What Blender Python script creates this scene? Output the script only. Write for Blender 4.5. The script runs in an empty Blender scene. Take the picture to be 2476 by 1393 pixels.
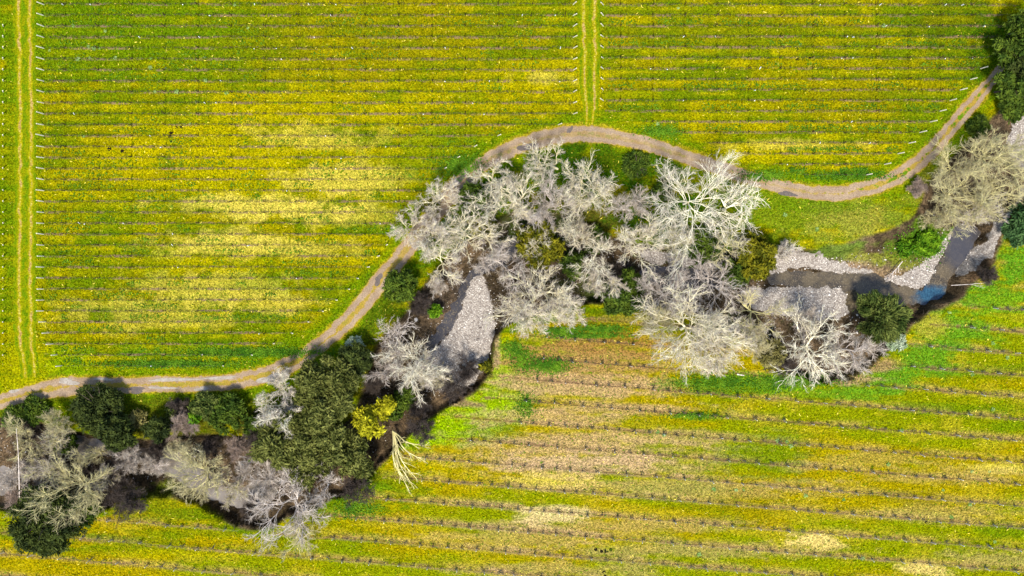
import bpy, math, random
import numpy as np

# ------------------------------------------------------------------ camera, world, sun, exposure
S = bpy.context.scene
COL = S.collection
CAM_H = 150.0          # drone height above the field
MPP = 0.06             # metres on the ground per pixel of the 2476 px wide photograph
CX, CY = 1238.0, 696.5

cam_d = bpy.data.cameras.new("camera"); cam = bpy.data.objects.new("camera", cam_d); COL.objects.link(cam)
cam.location = (0, 0, CAM_H); cam.rotation_euler = (0, 0, 0)
cam_d.sensor_width = 36.0; cam_d.lens = 36.0 * CAM_H / (2476 * MPP)
cam_d.clip_end = 8000; S.camera = cam

SUN_EL = math.radians(65); SUN_AZ = math.radians(188)   # azimuth clockwise from north (+Y): from the south
W = bpy.data.worlds.new("World"); S.world = W; W.use_nodes = True
nt = W.node_tree; bg = nt.nodes["Background"]
sky = nt.nodes.new("ShaderNodeTexSky"); sky.sky_type = 'NISHITA'; sky.sun_disc = False
sky.sun_elevation = SUN_EL; sky.sun_rotation = SUN_AZ
nt.links.new(sky.outputs[0], bg.inputs[0]); bg.inputs[1].default_value = 0.15
sd = bpy.data.lights.new("sun", 'SUN'); sd.energy = 3.55; sd.angle = math.radians(9.0); sd.color = (1.0, 0.955, 0.89)
so = bpy.data.objects.new("sun", sd); COL.objects.link(so)
so.rotation_euler = (math.pi / 2 - SUN_EL, 0, math.pi - SUN_AZ)
S.view_settings.view_transform = 'Standard'; S.view_settings.look = 'None'
S.view_settings.gamma = 1.0; S.view_settings.exposure = 1.33
K = 2.75     # display value of a flat sunlit surface of albedo 1 under this light and exposure

rng = np.random.default_rng(11); random.seed(11)

# ------------------------------------------------------------------ helpers
def lin(c):
    c = np.asarray(c, float) / 255.0
    return np.where(c <= 0.04045, c / 12.92, ((c + 0.055) / 1.055) ** 2.4)
def alb(r, g, b, k=1.0):
    return np.minimum(lin((r, g, b)) / K * k, 0.85)
def a4(c): return (float(c[0]), float(c[1]), float(c[2]), 1.0)
def px(x, y, z=0.0):
    s = MPP * (CAM_H - z) / CAM_H
    return np.array([(x - CX) * s, (CY - y) * s])
def pxs(pts, z=0.0): return np.array([px(p[0], p[1], z) for p in pts])
def to_px(X, Y, z=0.0):
    s = MPP * (CAM_H - z) / CAM_H
    return X / s + CX, CY - Y / s
def sstep(a, b, x):
    t = np.clip((x - a) / (b - a), 0, 1); return t * t * (3 - 2 * t)

_LAT = np.random.default_rng(5).random((256, 256))
def vnoise(x, y, seed=0):
    x = np.asarray(x, float) + seed * 37.13; y = np.asarray(y, float) + seed * 91.7
    xi = np.floor(x).astype(np.int64); yi = np.floor(y).astype(np.int64)
    fx = x - xi; fy = y - yi; fx = fx * fx * (3 - 2 * fx); fy = fy * fy * (3 - 2 * fy)
    a = _LAT[xi & 255, yi & 255]; b = _LAT[(xi + 1) & 255, yi & 255]
    c = _LAT[xi & 255, (yi + 1) & 255]; d = _LAT[(xi + 1) & 255, (yi + 1) & 255]
    return (a * (1 - fx) + b * fx) * (1 - fy) + (c * (1 - fx) + d * fx) * fy
def fbm(x, y, seed=0, o=3):
    s = 0; w = 1; t = 0
    for i in range(o):
        s = s + w * vnoise(x * 2 ** i, y * 2 ** i, seed + i * 3); t += w; w *= 0.55
    return s / t

def sdist(X, Y, poly):
    """signed distance to a closed polygon, positive inside"""
    X = np.asarray(X, float); Y = np.asarray(Y, float)
    d = np.full(X.shape, 1e18); ins = np.zeros(X.shape, bool); n = len(poly)
    for i in range(n):
        ax, ay = poly[i]; bx, by = poly[(i + 1) % n]
        ex, ey = bx - ax, by - ay
        t = np.clip(((X - ax) * ex + (Y - ay) * ey) / (ex * ex + ey * ey + 1e-12), 0, 1)
        d = np.minimum(d, (X - ax - t * ex) ** 2 + (Y - ay - t * ey) ** 2)
        c = ((ay > Y) != (by > Y)) & (X < ex * (Y - ay) / (ey if abs(ey) > 1e-12 else 1e-12) + ax)
        ins ^= c
    d = np.sqrt(d)
    return np.where(ins, d, -d)
def smooth_poly(pts, it=2):
    p = np.array(pts, float)
    for _ in range(it):
        q = np.roll(p, -1, 0)
        p = np.stack([p * 0.75 + q * 0.25, p * 0.25 + q * 0.75], 1).reshape(-1, 2)
    return p
def smooth_line(pts, it=2):
    p = np.array(pts, float)
    for _ in range(it):
        q = np.empty((len(p) * 2, p.shape[1])); q[0] = p[0]; q[-1] = p[-1]
        q[1:-1:2] = p[:-1] * 0.75 + p[1:] * 0.25; q[2:-1:2] = p[:-1] * 0.25 + p[1:] * 0.75
        p = q
    return p

def mk_mesh(name, V, F, mat, smooth=False):
    """V (n,3), F (m,k) uniform face size"""
    V = np.ascontiguousarray(V, np.float32); F = np.ascontiguousarray(F, np.int32); k = F.shape[1]
    me = bpy.data.meshes.new(name)
    me.vertices.add(len(V)); me.vertices.foreach_set("co", V.ravel())
    me.loops.add(F.size); me.loops.foreach_set("vertex_index", F.ravel())
    me.polygons.add(len(F)); me.polygons.foreach_set("loop_start", np.arange(0, F.size, k, dtype=np.int32))
    if smooth: me.polygons.foreach_set("use_smooth", np.ones(len(F), bool))
    me.update(calc_edges=True)
    if mat: me.materials.append(mat)
    return me
def link(name, me, parent=None, loc=None):
    o = bpy.data.objects.new(name, me); COL.objects.link(o)
    if parent is not None: o.parent = parent
    if loc is not None: o.location = loc
    return o
def tag(o, label=None, cat=None, group=None, kind=None):
    if label: o['label'] = label
    if cat: o['category'] = cat
    if group: o['group'] = group
    if kind: o['kind'] = kind
    return o
def thing(name, loc, label, cat, group=None, rz=0.0):
    o = bpy.data.objects.new(name, None); COL.objects.link(o)
    o.location = loc; o.rotation_euler = (0, 0, rz); o.empty_display_size = 0.5
    return tag(o, label, cat, group)
def colattr(me, name, rgb, a=None):
    at = me.color_attributes.new(name, 'FLOAT_COLOR', 'POINT')
    c = np.ones((len(me.vertices), 4), np.float32); c[:, :3] = rgb
    if a is not None: c[:, 3] = a
    at.data.foreach_set("color", c.ravel())

# ------------------------------------------------------------------ node helper
class M:
    def __init__(s, name, rough=0.9, spec=0.2):
        s.m = bpy.data.materials.new(name); s.m.use_nodes = True; s.t = s.m.node_tree
        s.b = s.t.nodes["Principled BSDF"]; s.b.inputs["Roughness"].default_value = rough
        s.b.inputs["Specular IOR Level"].default_value = spec
    def n(s, t, **k):
        x = s.t.nodes.new("ShaderNode" + t)
        for a, v in k.items(): setattr(x, a, v)
        return x
    def l(s, a, b): s.t.links.new(a, b)
    def val(s, sock, v):
        if hasattr(v, 'is_output') or isinstance(v, bpy.types.NodeSocket): s.l(v, sock)
        else: sock.default_value = v
    def math(s, op, a, b=0.0, c=0.0, clamp=False):
        x = s.n("Math", operation=op, use_clamp=clamp)
        s.val(x.inputs[0], a); s.val(x.inputs[1], b); s.val(x.inputs[2], c); return x.outputs[0]
    def mix(s, f, a, b, mode='MIX'):
        x = s.n("Mix", data_type='RGBA', blend_type=mode); x.clamp_factor = True
        s.val(x.inputs[0], f); s.val(x.inputs[6], a); s.val(x.inputs[7], b); return x.outputs[2]
    def ramp(s, f, lo, hi, a=0.0, b=1.0):
        x = s.n("MapRange", interpolation_type='SMOOTHSTEP'); s.val(x.inputs[0], f)
        x.inputs[1].default_value = lo; x.inputs[2].default_value = hi
        x.inputs[3].default_value = a; x.inputs[4].default_value = b; return x.outputs[0]
    def noise(s, vec, scale, detail=3, rough=0.6, dist=0.0):
        x = s.n("TexNoise"); s.l(vec, x.inputs["Vector"]); x.inputs["Scale"].default_value = scale
        x.inputs["Detail"].default_value = detail; x.inputs["Roughness"].default_value = rough
        x.inputs["Distortion"].default_value = dist; return x
    def pos(s, sx=1, sy=1, sz=1, obj=False):
        g = s.n("TexCoord").outputs["Object"] if obj else s.n("NewGeometry").outputs["Position"]
        if (sx, sy, sz) == (1, 1, 1): return g
        x = s.n("Mapping"); x.inputs["Scale"].default_value = (sx, sy, sz); s.l(g, x.inputs[0]); return x.outputs[0]
    def attr(s, name): return s.n("Attribute", attribute_name=name)
    def bump(s, h, st=0.5, d=0.1):
        x = s.n("Bump"); x.inputs["Strength"].default_value = st; x.inputs["Distance"].default_value = d
        s.l(h, x.inputs["Height"]); s.l(x.outputs[0], s.b.inputs["Normal"])
    def col(s, c): s.val(s.b.inputs["Base Color"], c)

# ------------------------------------------------------------------ plan of the place (pixels of the photograph)
ROAD_N = [(-300,1045),(-150,1010),(-60,980),(0,954),(40,941),(80,928),(140,913),(165,911),(200,911),(300,912),(380,911),(460,911),(540,907),(590,899),(640,886),(690,865),(730,843),(765,817),(800,787),(830,757),(860,720),(900,668),(940,626),(975,580),(1015,527),(1055,474),(1101,423),(1145,388),(1196,357),(1277,322),(1352,305),(1428,301),(1500,314),(1600,340),(1708,377),(1776,401),(1877,433),(1930,445),(1977,451),(2040,450),(2100,437),(2151,416),(2201,386),(2251,340),(2287,300),(2337,237),(2380,194),(2419,149),(2450,100),(2480,50),(2520,-40)]
ROAD_S = [(-300,1085),(-150,1048),(-60,1014),(0,989),(45,978),(92,966),(140,960),(170,958),(210,955),(300,952),(380,949),(460,948),(540,945),(595,938),(648,926),(705,903),(755,872),(790,845),(828,814),(860,787),(893,748),(935,697),(978,640),(1012,600),(1050,553),(1090,503),(1128,452),(1172,414),(1227,385),(1289,358),(1365,346),(1440,344),(1510,353),(1593,375),(1700,410),(1801,446),(1877,467),(1935,480),(1977,487),(2050,485),(2126,468),(2188,441),(2235,405),(2271,373),(2320,312),(2362,262),(2400,215),(2434,160),(2466,105),(2496,55),(2540,-35)]
BANK = [(-400,1000),(-200,1000),(0,1005),(120,1020),(200,1050),(330,1060),(440,1045),(560,1050),(640,1075),(760,1080),(850,1010),(885,920),(895,850),(930,800),(995,745),(1020,690),(1085,610),(1160,540),(1260,500),(1400,520),(1500,580),(1600,590),(1750,600),(1900,590),(1960,603),(2010,588),(2060,583),(2110,562),(2170,545),(2215,520),(2245,430),(2330,345),(2400,285),(2450,210),(2500,100),(2600,0),(2680,-200),
        (3000,-200),(2750,100),(2600,300),(2490,470),(2440,545),(2418,600),(2408,645),(2345,695),(2332,728),(2290,742),(2240,764),(2165,832),(2125,872),(2065,917),(1990,932),(1920,908),(1850,860),(1720,770),(1560,740),(1400,735),(1260,770),(1205,805),(1192,860),(1187,912),(1155,950),(1100,977),(1040,1012),(990,1055),(940,1112),(860,1190),(780,1222),(690,1262),(620,1288),(560,1277),(520,1247),(450,1212),(330,1200),(240,1240),(100,1250),(0,1235),(-200,1235),(-400,1235)]
GRAVEL = [
    [(1135,668),(1165,663),(1178,700),(1192,740),(1202,790),(1192,830),(1180,880),(1140,930),(1080,950),(1010,930),(985,885),(1040,850),(1075,815),(1095,780),(1115,730)],
    [(1850,622),(1900,612),(1955,611),(2010,625),(2060,645),(2118,657),(2060,662),(1990,661),(1940,642),(1900,655),(1850,660)],
    [(1800,700),(1850,695),(1920,690),(1980,694),(2040,690),(2058,735),(2052,765),(1980,775),(1900,765),(1810,745)],
    [(2130,672),(2170,668),(2205,655),(2240,625),(2262,595),(2300,565),(2340,530),(2320,560),(2292,600),(2272,640),(2250,690),(2215,702),(2165,692)],
    [(2380,555),(2430,500),(2460,440),(2500,400),(2440,560),(2400,610),(2360,640),(2300,680),(2325,625),(2362,592)],
    [(1540,600),(1600,605),(1690,625),(1760,640),(1760,655),(1640,642),(1560,632)],
    [(2430,300),(2520,250),(2520,400),(2450,440)]]
WATER = [
    [(2320,535),(2380,550),(2372,585),(2330,630),(2308,670),(2292,700),(2296,722),(2262,742),(2200,738),(2120,760),(2062,760),(2048,735),(2044,692),(1990,694),(1920,690),(1860,690),(1860,662),(1930,650),(1960,655),(2030,664),(2110,660),(2160,692),(2220,702),(2250,690),(2275,630),(2300,580)],
    [(1095,735),(1118,690),(1135,655),(1175,625),(1230,578),(1275,562),(1262,600),(1215,640),(1170,660),(1140,668),(1118,730),(1090,790),(1072,818),(1035,848),(1020,845),(1060,795)],
    [(320,1078),(400,1078),(450,1100),(510,1150),(570,1190),(620,1165),(670,1170),(660,1215),(610,1235),(540,1225),(480,1205),(410,1150),(330,1118)],
    [(120,1062),(190,1050),(270,1058),(295,1090),(230,1110),(150,1105)],
    [(-60,1125),(30,1125),(45,1165),(35,1200),(-60,1210)],
    [(1540,640),(1640,645),(1760,660),(1760,700),(1640,700),(1555,690)]]
BED_Z = -2.9; WATER_Z = -3.02
BANK_W = smooth_poly(pxs(BANK), 2)
GRAVEL_W = [smooth_poly(pxs(g, BED_Z), 2) for g in GRAVEL]
WATER_W = [smooth_poly(pxs(g, WATER_Z), 2) for g in WATER]
ROADN_W = smooth_line(pxs(ROAD_N), 2); ROADS_W = smooth_line(pxs(ROAD_S), 2)
ROAD_POLY = np.concatenate([ROADN_W, ROADS_W[::-1]])

def height(X, Y):
    X = np.asarray(X, float); Y = np.asarray(Y, float)
    d = sdist(X, Y, BANK_W) + (fbm(X * 0.5, Y * 0.5, 3) - 0.5) * 1.6 + (vnoise(X * 1.7, Y * 1.7, 8) - 0.5) * 0.5
    qx, qy = to_px(X, Y)
    # steep cut bank on the south and east side, a gentler one on the north
    north = sstep(640, 560, qy) * sstep(1900, 1960, qx)
    wdt = 1.0 + 3.5 * north + 2.2 * (1 - north) * sstep(2230, 2320, qx)
    z = -2.3 * sstep(0.0, 1.0, d / wdt) - 0.6 * sstep(1.0, 4.5, d)
    z += (fbm(X * 0.35, Y * 0.35, 9) - 0.5) * 0.35 * sstep(0.5, 3, d)
    wd = np.full(X.shape, -9.0)
    for w in WATER_W: wd = np.maximum(wd, sdist(X, Y, w))
    z = np.where(d > 1.0, np.maximum(z, -2.98 + 0.1 * (fbm(X, Y, 4) - .5)), z)
    t = sstep(-0.5, 0.7, wd + (vnoise(X * 1.5, Y * 1.5, 31) - 0.5) * 0.7) * sstep(0.3, 1.4, d)
    z = z * (1 - t) + (-3.35) * t
    # low relief of the fields
    z += (fbm(X * 0.12, Y * 0.12, 21) - 0.5) * 0.10 * (d < 0)
    return z
def hz(x, y): return float(height(np.array([x]), np.array([y]))[0])

# ------------------------------------------------------------------ ground colour by place (albedo, with tree shade painted into some patches)
C_OLIVE = alb(146,140,6); C_GOLD = alb(200,184,4); C_STRAW = alb(238,216,84); C_GREEN = alb(104,140,8)
C_LUSH = alb(80,148,20); C_LIME = alb(158,192,6); C_TAN = alb(214,176,122); C_BROWNG = alb(148,138,10)
C_SOIL = alb(128,106,78); C_DARKS = alb(86,72,52); C_MINT = alb(104,160,30); C_DEEP = alb(58,100,12)
PATCH = [ # px, py, rx, ry, colour, strength
    (300,90,420,130,C_GREEN,.55),(520,60,420,70,C_GREEN,.4),(900,110,360,110,C_BROWNG,.45),(40,400,60,600,C_GREEN,.45),
    (60,880,70,80,C_GOLD,.55),(160,870,60,40,C_LIME,.4),
    (760,270,230,60,C_GOLD,.55),(560,320,260,60,C_GOLD,.5),(620,420,330,90,C_GOLD,.75),(640,500,210,30,C_STRAW,.9),(830,430,170,34,C_STRAW,.7),(760,330,160,30,C_STRAW,.45),
    (540,590,170,34,C_STRAW,.75),(720,600,150,26,C_STRAW,.5),(820,520,140,24,C_STRAW,.45),(560,640,180,30,C_GOLD,.5),(520,700,200,40,C_STRAW,.55),(380,760,190,40,C_STRAW,.4),(640,740,100,30,C_STRAW,.5),
    (300,520,200,60,C_GREEN,.35),(250,640,160,60,C_GREEN,.35),(1000,560,90,110,C_GREEN,.35),(760,680,200,30,C_GREEN,.35),(480,850,220,22,C_LUSH,.45),(700,850,120,40,C_GREEN,.5),
    (1060,380,120,60,C_GREEN,.55),(1300,180,120,40,C_GOLD,.5),(1180,230,200,50,C_GOLD,.3),(1320,190,60,16,C_STRAW,.5),
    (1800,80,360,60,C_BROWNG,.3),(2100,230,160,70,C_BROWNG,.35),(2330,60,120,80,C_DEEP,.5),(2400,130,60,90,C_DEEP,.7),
    (1900,370,230,26,C_GOLD,.65),(1940,350,150,14,C_STRAW,.5),(1720,300,160,40,C_GOLD,.35),(2050,425,160,16,C_GREEN,.6),(1600,320,70,24,C_GREEN,.6),(2230,310,80,70,C_GREEN,.55),
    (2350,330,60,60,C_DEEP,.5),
    (1300,430,150,60,C_DEEP,.8),(1180,500,120,90,C_DEEP,.8),(1060,600,70,80,C_DEEP,.5),(1450,520,200,70,alb(84,80,34),.8),(1600,520,100,60,C_DEEP,.8),(1480,400,150,60,C_DEEP,.85),(1580,420,70,60,C_DEEP,.6),(1700,560,150,120,C_DEEP,.8),(1850,510,90,60,C_GREEN,.8),(1960,520,150,60,alb(132,150,24),.95),(2090,528,120,48,alb(160,158,56),.9),(2000,560,60,30,alb(160,165,50),.6),(2180,510,50,50,C_GREEN,.5),(1980,500,120,16,C_GREEN,.6),(2240,460,22,50,alb(140,126,50),.5),  # C_DEEP round the grove paints the forest's shade into the grass
    (400,965,160,16,C_GREEN,.7),(420,985,190,18,alb(120,124,20),.6),(590,960,80,16,C_GREEN,.6),(30,1005,110,20,C_GREEN,.6),(870,760,60,40,C_GREEN,.5),(890,810,40,26,alb(100,130,20),.7),(960,700,80,60,C_DEEP,.6),
    (1320,860,90,14,C_BROWNG,.6),(1460,800,80,40,C_BROWNG,.7),(1500,770,100,30,C_DEEP,.4),
    (1090,1030,120,50,C_LIME,1),(1040,1060,80,24,C_LIME,.8),(1180,970,60,60,C_LIME,.85),(1215,880,35,60,C_LIME,.8),(1020,1060,50,30,C_LIME,.7),(1260,880,40,56,C_GREEN,.5),(1310,890,60,16,C_GREEN,.7),(1240,980,40,60,C_LIME,.5),(1200,1040,70,26,C_GREEN,.55),
    (940,1160,90,40,C_GREEN,.6),(850,1220,90,30,C_GREEN,.7),(880,1180,60,26,C_LUSH,.4),(380,1230,80,40,alb(130,140,14),.7),(360,1180,40,40,alb(140,140,14),.6),(500,1290,300,14,C_GREEN,.5),(300,1310,160,24,C_GREEN,.5),(300,985,330,30,alb(96,108,18),.8),(560,985,140,34,alb(90,104,18),.9),(640,1030,80,50,alb(70,76,24),.9),(880,900,50,70,alb(70,80,20),.8),(940,740,60,50,alb(84,104,16),.7),(380,1030,200,24,alb(84,84,30),.8),(60,1290,80,26,C_GREEN,.6),  # dark olives below the track have tree shade painted in
    (250,1330,200,16,C_GREEN,.4),(720,1320,200,20,C_GREEN,.4),(430,1340,200,12,C_GOLD,.5),
    (1400,880,190,46,alb(190,148,86),.85),(1400,930,220,30,C_TAN,.6),(1500,830,160,22,alb(170,120,60),.5),(1330,1010,200,18,C_TAN,.6),(1420,940,260,18,C_TAN,0.52),(1500,990,220,14,C_TAN,0.52),(1430,1080,280,26,C_TAN,0.56),(1380,1120,200,24,alb(226,190,144),.8),(1330,1160,100,20,C_STRAW,.8),(1340,1245,80,22,alb(240,215,140),.95),(1500,1130,260,20,C_TAN,0.38),(1500,1270,300,16,C_TAN,0.38),(1650,1330,340,18,C_TAN,0.38),(1360,1380,220,20,C_TAN,0.38),
    (1330,1100,240,60,C_TAN,0.30),(1700,1180,300,24,C_TAN,0.38),(1250,1300,220,22,C_TAN,0.34),(1600,1060,200,20,C_TAN,0.41),(1000,1130,120,20,C_GOLD,.5),(1970,1308,70,16,alb(245,215,120),.95),(2240,1375,60,16,alb(245,215,120),.85),(2420,1130,80,14,C_STRAW,.8),(2300,1150,200,20,C_TAN,0.30),(2100,1110,160,20,C_TAN,0.22),(1940,1125,60,14,C_TAN,0.45),(2250,1240,200,20,C_TAN,0.30),(2400,1350,120,20,C_TAN,0.38),
    (1680,1005,70,14,C_GREEN,.6),(1780,930,150,28,C_GREEN,.85),(1800,920,110,16,C_LIME,.6),(1900,920,90,22,C_LIME,.85),(1860,1100,100,60,C_GREEN,.5),(1960,950,120,16,C_MINT,.5),
    (2460,640,70,60,C_MINT,.95),(2400,720,90,50,C_MINT,.9),(2320,800,90,50,C_MINT,.9),(2240,870,70,46,C_MINT,.9),(2150,915,80,30,C_MINT,.9),(2080,950,80,20,C_MINT,.7),(2260,790,40,26,alb(190,180,60),.8),(2440,760,80,40,C_LIME,.3),
    (2440,900,90,20,C_GREEN,.5),(2300,990,160,16,C_GREEN,.6),(2450,1030,60,16,C_GREEN,.6),(2420,1280,70,20,C_GREEN,.6),(2200,1200,100,24,C_BROWNG,.5),(1800,1230,160,26,C_BROWNG,.5),
    (2110,880,50,24,alb(178,146,96),.9),(2060,915,60,14,alb(190,160,110),.9),(1200,840,10,44,alb(196,164,120),.9),(1110,975,50,8,alb(170,140,100),.9),(1250,1020,10,8,C_LIME,.5)]
STRIPS_L = (CY - 11) * MPP, 26.45 * MPP
STRIPS_R = (CY - 12) * MPP, 25.7 * MPP
LOW_S = 0.08     # slope of the lower rows in the picture
def in_low_field(qx, qy, wob=0):
    bank = np.interp(qx, [-400,0,200,330,620,860,940,1040,1190,1260,1560,1720,1990,2125,2290,2345,2418,2500,3200],
                         [1250,1240,1260,1230,1300,1200,1120,1015,900,790,750,790,935,880,750,700,600,450,-200])
    return qy > bank + wob
def tint(X, Y):
    qx, qy = to_px(X, Y)
    sh = X.shape
    low = in_low_field(qx, qy)
    # --- upper blocks: strips between the rows, each with its own growth
    right = qx > 1425
    y0 = np.where(right, STRIPS_R[0], STRIPS_L[0]); sp = np.where(right, STRIPS_R[1], STRIPS_L[1])
    ri = np.floor((y0 - Y) / sp)
    s1 = fbm(qx * 0.010 + ri * 7.3, ri * 13.7 + 0.5, 1, 3)
    s2 = vnoise(qx * 0.0035, qy * 0.006, 2)
    alt = np.where((ri % 2) == 0, 1.0, 0.0)
    g = 0.05 + 1.25 * (s1 - 0.5) + 0.7 * (s2 - 0.5) + (alt - 0.5) * np.where(right, 0.42, 0.16)
    wg = sstep(-0.22, 0.20, g)[..., None]
    c = C_GOLD * 0.30 + C_OLIVE * 0.70
    c = c * (1 - wg) + (C_GREEN * 0.62 + C_OLIVE * 0.38) * wg
    s3 = fbm(qx * 0.012 + ri * 3.1, ri * 5.7, 6, 3)
    wy = (sstep(0.55, 0.75, s3) * 0.6)[..., None]
    c = c * (1 - wy) + C_GOLD * wy
    # every alley turns darker green towards its lower edge, yellower in a band above
    fa = (y0 - Y) / sp - ri
    wd_ = (sstep(0.62, 0.92, fa + 0.25 * (fbm(qx * .02, ri * 3.3, 12) - .5)) * sstep(0.40, 0.62, fbm(qx * .009, ri * 2.1, 13)) * 0.75)[..., None]
    c = c * (1 - wd_) + (C_GREEN * 0.8) * wd_
    wk = (np.exp(-((fa - 0.34) / 0.13) ** 2) * sstep(0.42, 0.62, fbm(qx * .011, ri * 4.7, 16)) * 0.6)[..., None]
    c = c * (1 - wk) + alb(206,188,14) * wk
    # --- lower block
    u = qy - LOW_S * (qx - 1900) - 967
    rj = np.floor(u / 52.5)
    ff = u / 52.5 - rj
    t1 = fbm(qx * 0.004, u * 0.010, 14, 3)
    cl = alb(190, 168, 6) * 0.6 + alb(170, 152, 6) * 0.4
    w1 = (sstep(0.40, 0.66, t1 + 0.10 * sstep(1600, 2300, qx)) * 0.8)[..., None]; cl = cl * (1 - w1) + alb(142, 158, 6) * w1
    t2 = fbm(qx * 0.012 + rj * 1.7, u * 0.05, 15, 3)
    up = sstep(0.0, 0.12, ff) * 0 + np.exp(-((np.where(ff > .5, ff - 1, ff) + 0.10) / 0.15) ** 2)      # litter lies on the uphill side of each vine row
    w2 = (up * sstep(0.34, 0.56, t2) * 0.8)[..., None]
    warm = (sstep(1900, 1300, qx) * sstep(1000, 1200, qx))[..., None]
    cl = cl * (1 - w2) + (alb(206, 176, 84) * (1 - warm) + C_TAN * warm) * w2
    w2b = (sstep(0.60, 0.72, fbm(qx * 0.012, u * 0.035, 18, 3)) * 0.45)[..., None]
    cl = cl * (1 - w2b) + alb(204, 182, 40) * w2b
    c = np.where(low[..., None], cl, c)
    # --- verge beside the track, ungrazed strips between track and creek
    dr = -sdist(X, Y, ROAD_POLY)
    sb = sdist(X, Y, BANK_W)
    wv = (sstep(2.6, 0.3, dr + (fbm(X * .8, Y * .8, 33) - .5) * 1.6) * 0.7 * (dr > 0))[..., None]
    c = c * (1 - wv) + (C_GREEN * .8 + C_LIME * .2) * wv
    we = (sstep(0.45, 0.05, dr + (vnoise(X * 2.5, Y * 2.5, 34) - .5) * .5))[..., None] * 0.85
    c = c * (1 - we) + alb(196, 170, 40) * we
    # --- hand placed patches with ragged edges
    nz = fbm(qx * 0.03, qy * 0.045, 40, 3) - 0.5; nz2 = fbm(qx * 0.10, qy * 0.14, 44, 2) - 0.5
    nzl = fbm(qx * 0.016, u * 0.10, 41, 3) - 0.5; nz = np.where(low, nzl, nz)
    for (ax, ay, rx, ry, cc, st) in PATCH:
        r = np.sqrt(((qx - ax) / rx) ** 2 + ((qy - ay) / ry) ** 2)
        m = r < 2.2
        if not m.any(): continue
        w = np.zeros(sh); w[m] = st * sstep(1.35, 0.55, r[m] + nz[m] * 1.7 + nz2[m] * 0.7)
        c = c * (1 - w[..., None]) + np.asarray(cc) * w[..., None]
    # --- creek channel
    bx, by = to_px(X, Y, BED_Z)
    wob = (fbm(X * .6, Y * .6, 50) - .5) * 2.0
    wc = sstep(-0.1, 0.5, sb + wob * 0.35)[..., None]
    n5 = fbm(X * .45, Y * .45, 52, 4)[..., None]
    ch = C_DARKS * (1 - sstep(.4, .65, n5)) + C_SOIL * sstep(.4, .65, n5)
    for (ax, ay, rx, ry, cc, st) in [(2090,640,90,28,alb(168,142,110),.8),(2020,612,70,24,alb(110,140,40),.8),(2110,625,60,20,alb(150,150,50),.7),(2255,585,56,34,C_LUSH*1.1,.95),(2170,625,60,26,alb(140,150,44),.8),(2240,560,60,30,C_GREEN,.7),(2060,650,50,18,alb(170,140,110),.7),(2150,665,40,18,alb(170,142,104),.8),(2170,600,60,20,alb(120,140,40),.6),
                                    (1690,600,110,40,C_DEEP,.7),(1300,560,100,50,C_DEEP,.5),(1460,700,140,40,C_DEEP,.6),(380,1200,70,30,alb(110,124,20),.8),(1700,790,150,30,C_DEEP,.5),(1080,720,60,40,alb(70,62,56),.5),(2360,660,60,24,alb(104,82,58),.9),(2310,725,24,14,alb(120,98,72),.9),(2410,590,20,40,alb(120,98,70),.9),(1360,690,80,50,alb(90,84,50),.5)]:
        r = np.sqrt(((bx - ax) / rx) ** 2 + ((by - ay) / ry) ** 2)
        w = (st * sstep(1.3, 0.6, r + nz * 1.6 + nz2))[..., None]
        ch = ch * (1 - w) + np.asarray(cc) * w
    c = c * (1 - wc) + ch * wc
    gd = np.full(sh, -99.0)
    for gpoly in GRAVEL_W: gd = np.maximum(gd, sdist(X, Y, gpoly))
    grav = sstep(-0.35, 0.35, gd + (fbm(X * 1.1, Y * 1.1, 60) - .5) * 1.4) * (sb > 0.6)
    wet = np.full(sh, -99.0)
    for wp in WATER_W: wet = np.maximum(wet, sdist(X, Y, wp))
    rest = (sstep(0.50, 0.62, fbm(X * .5, Y * .5, 61)) * 0.35 * (sb > 2.5))
    grav = np.maximum(grav, rest)
    # rows mask
    mu = ((~low) & (dr > 1.2) & (sb < -1)).astype(float)
    rowr = sstep(0.0, 1.0, dr - 1.6) * mu * (qx > 108) * ((qx < 1388) | (qx > 1462)) * (qy < np.interp(qx, [-1e4,0,600,1000,1400,1900,2100,2476,1e4],[905,905,900,600,300,440,435,150,150]))
    ml = low & (sb < -1.2)
    mlr = ml * (u > -275)
    return c, grav, rowr, mlr.astype(float), sb

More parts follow.
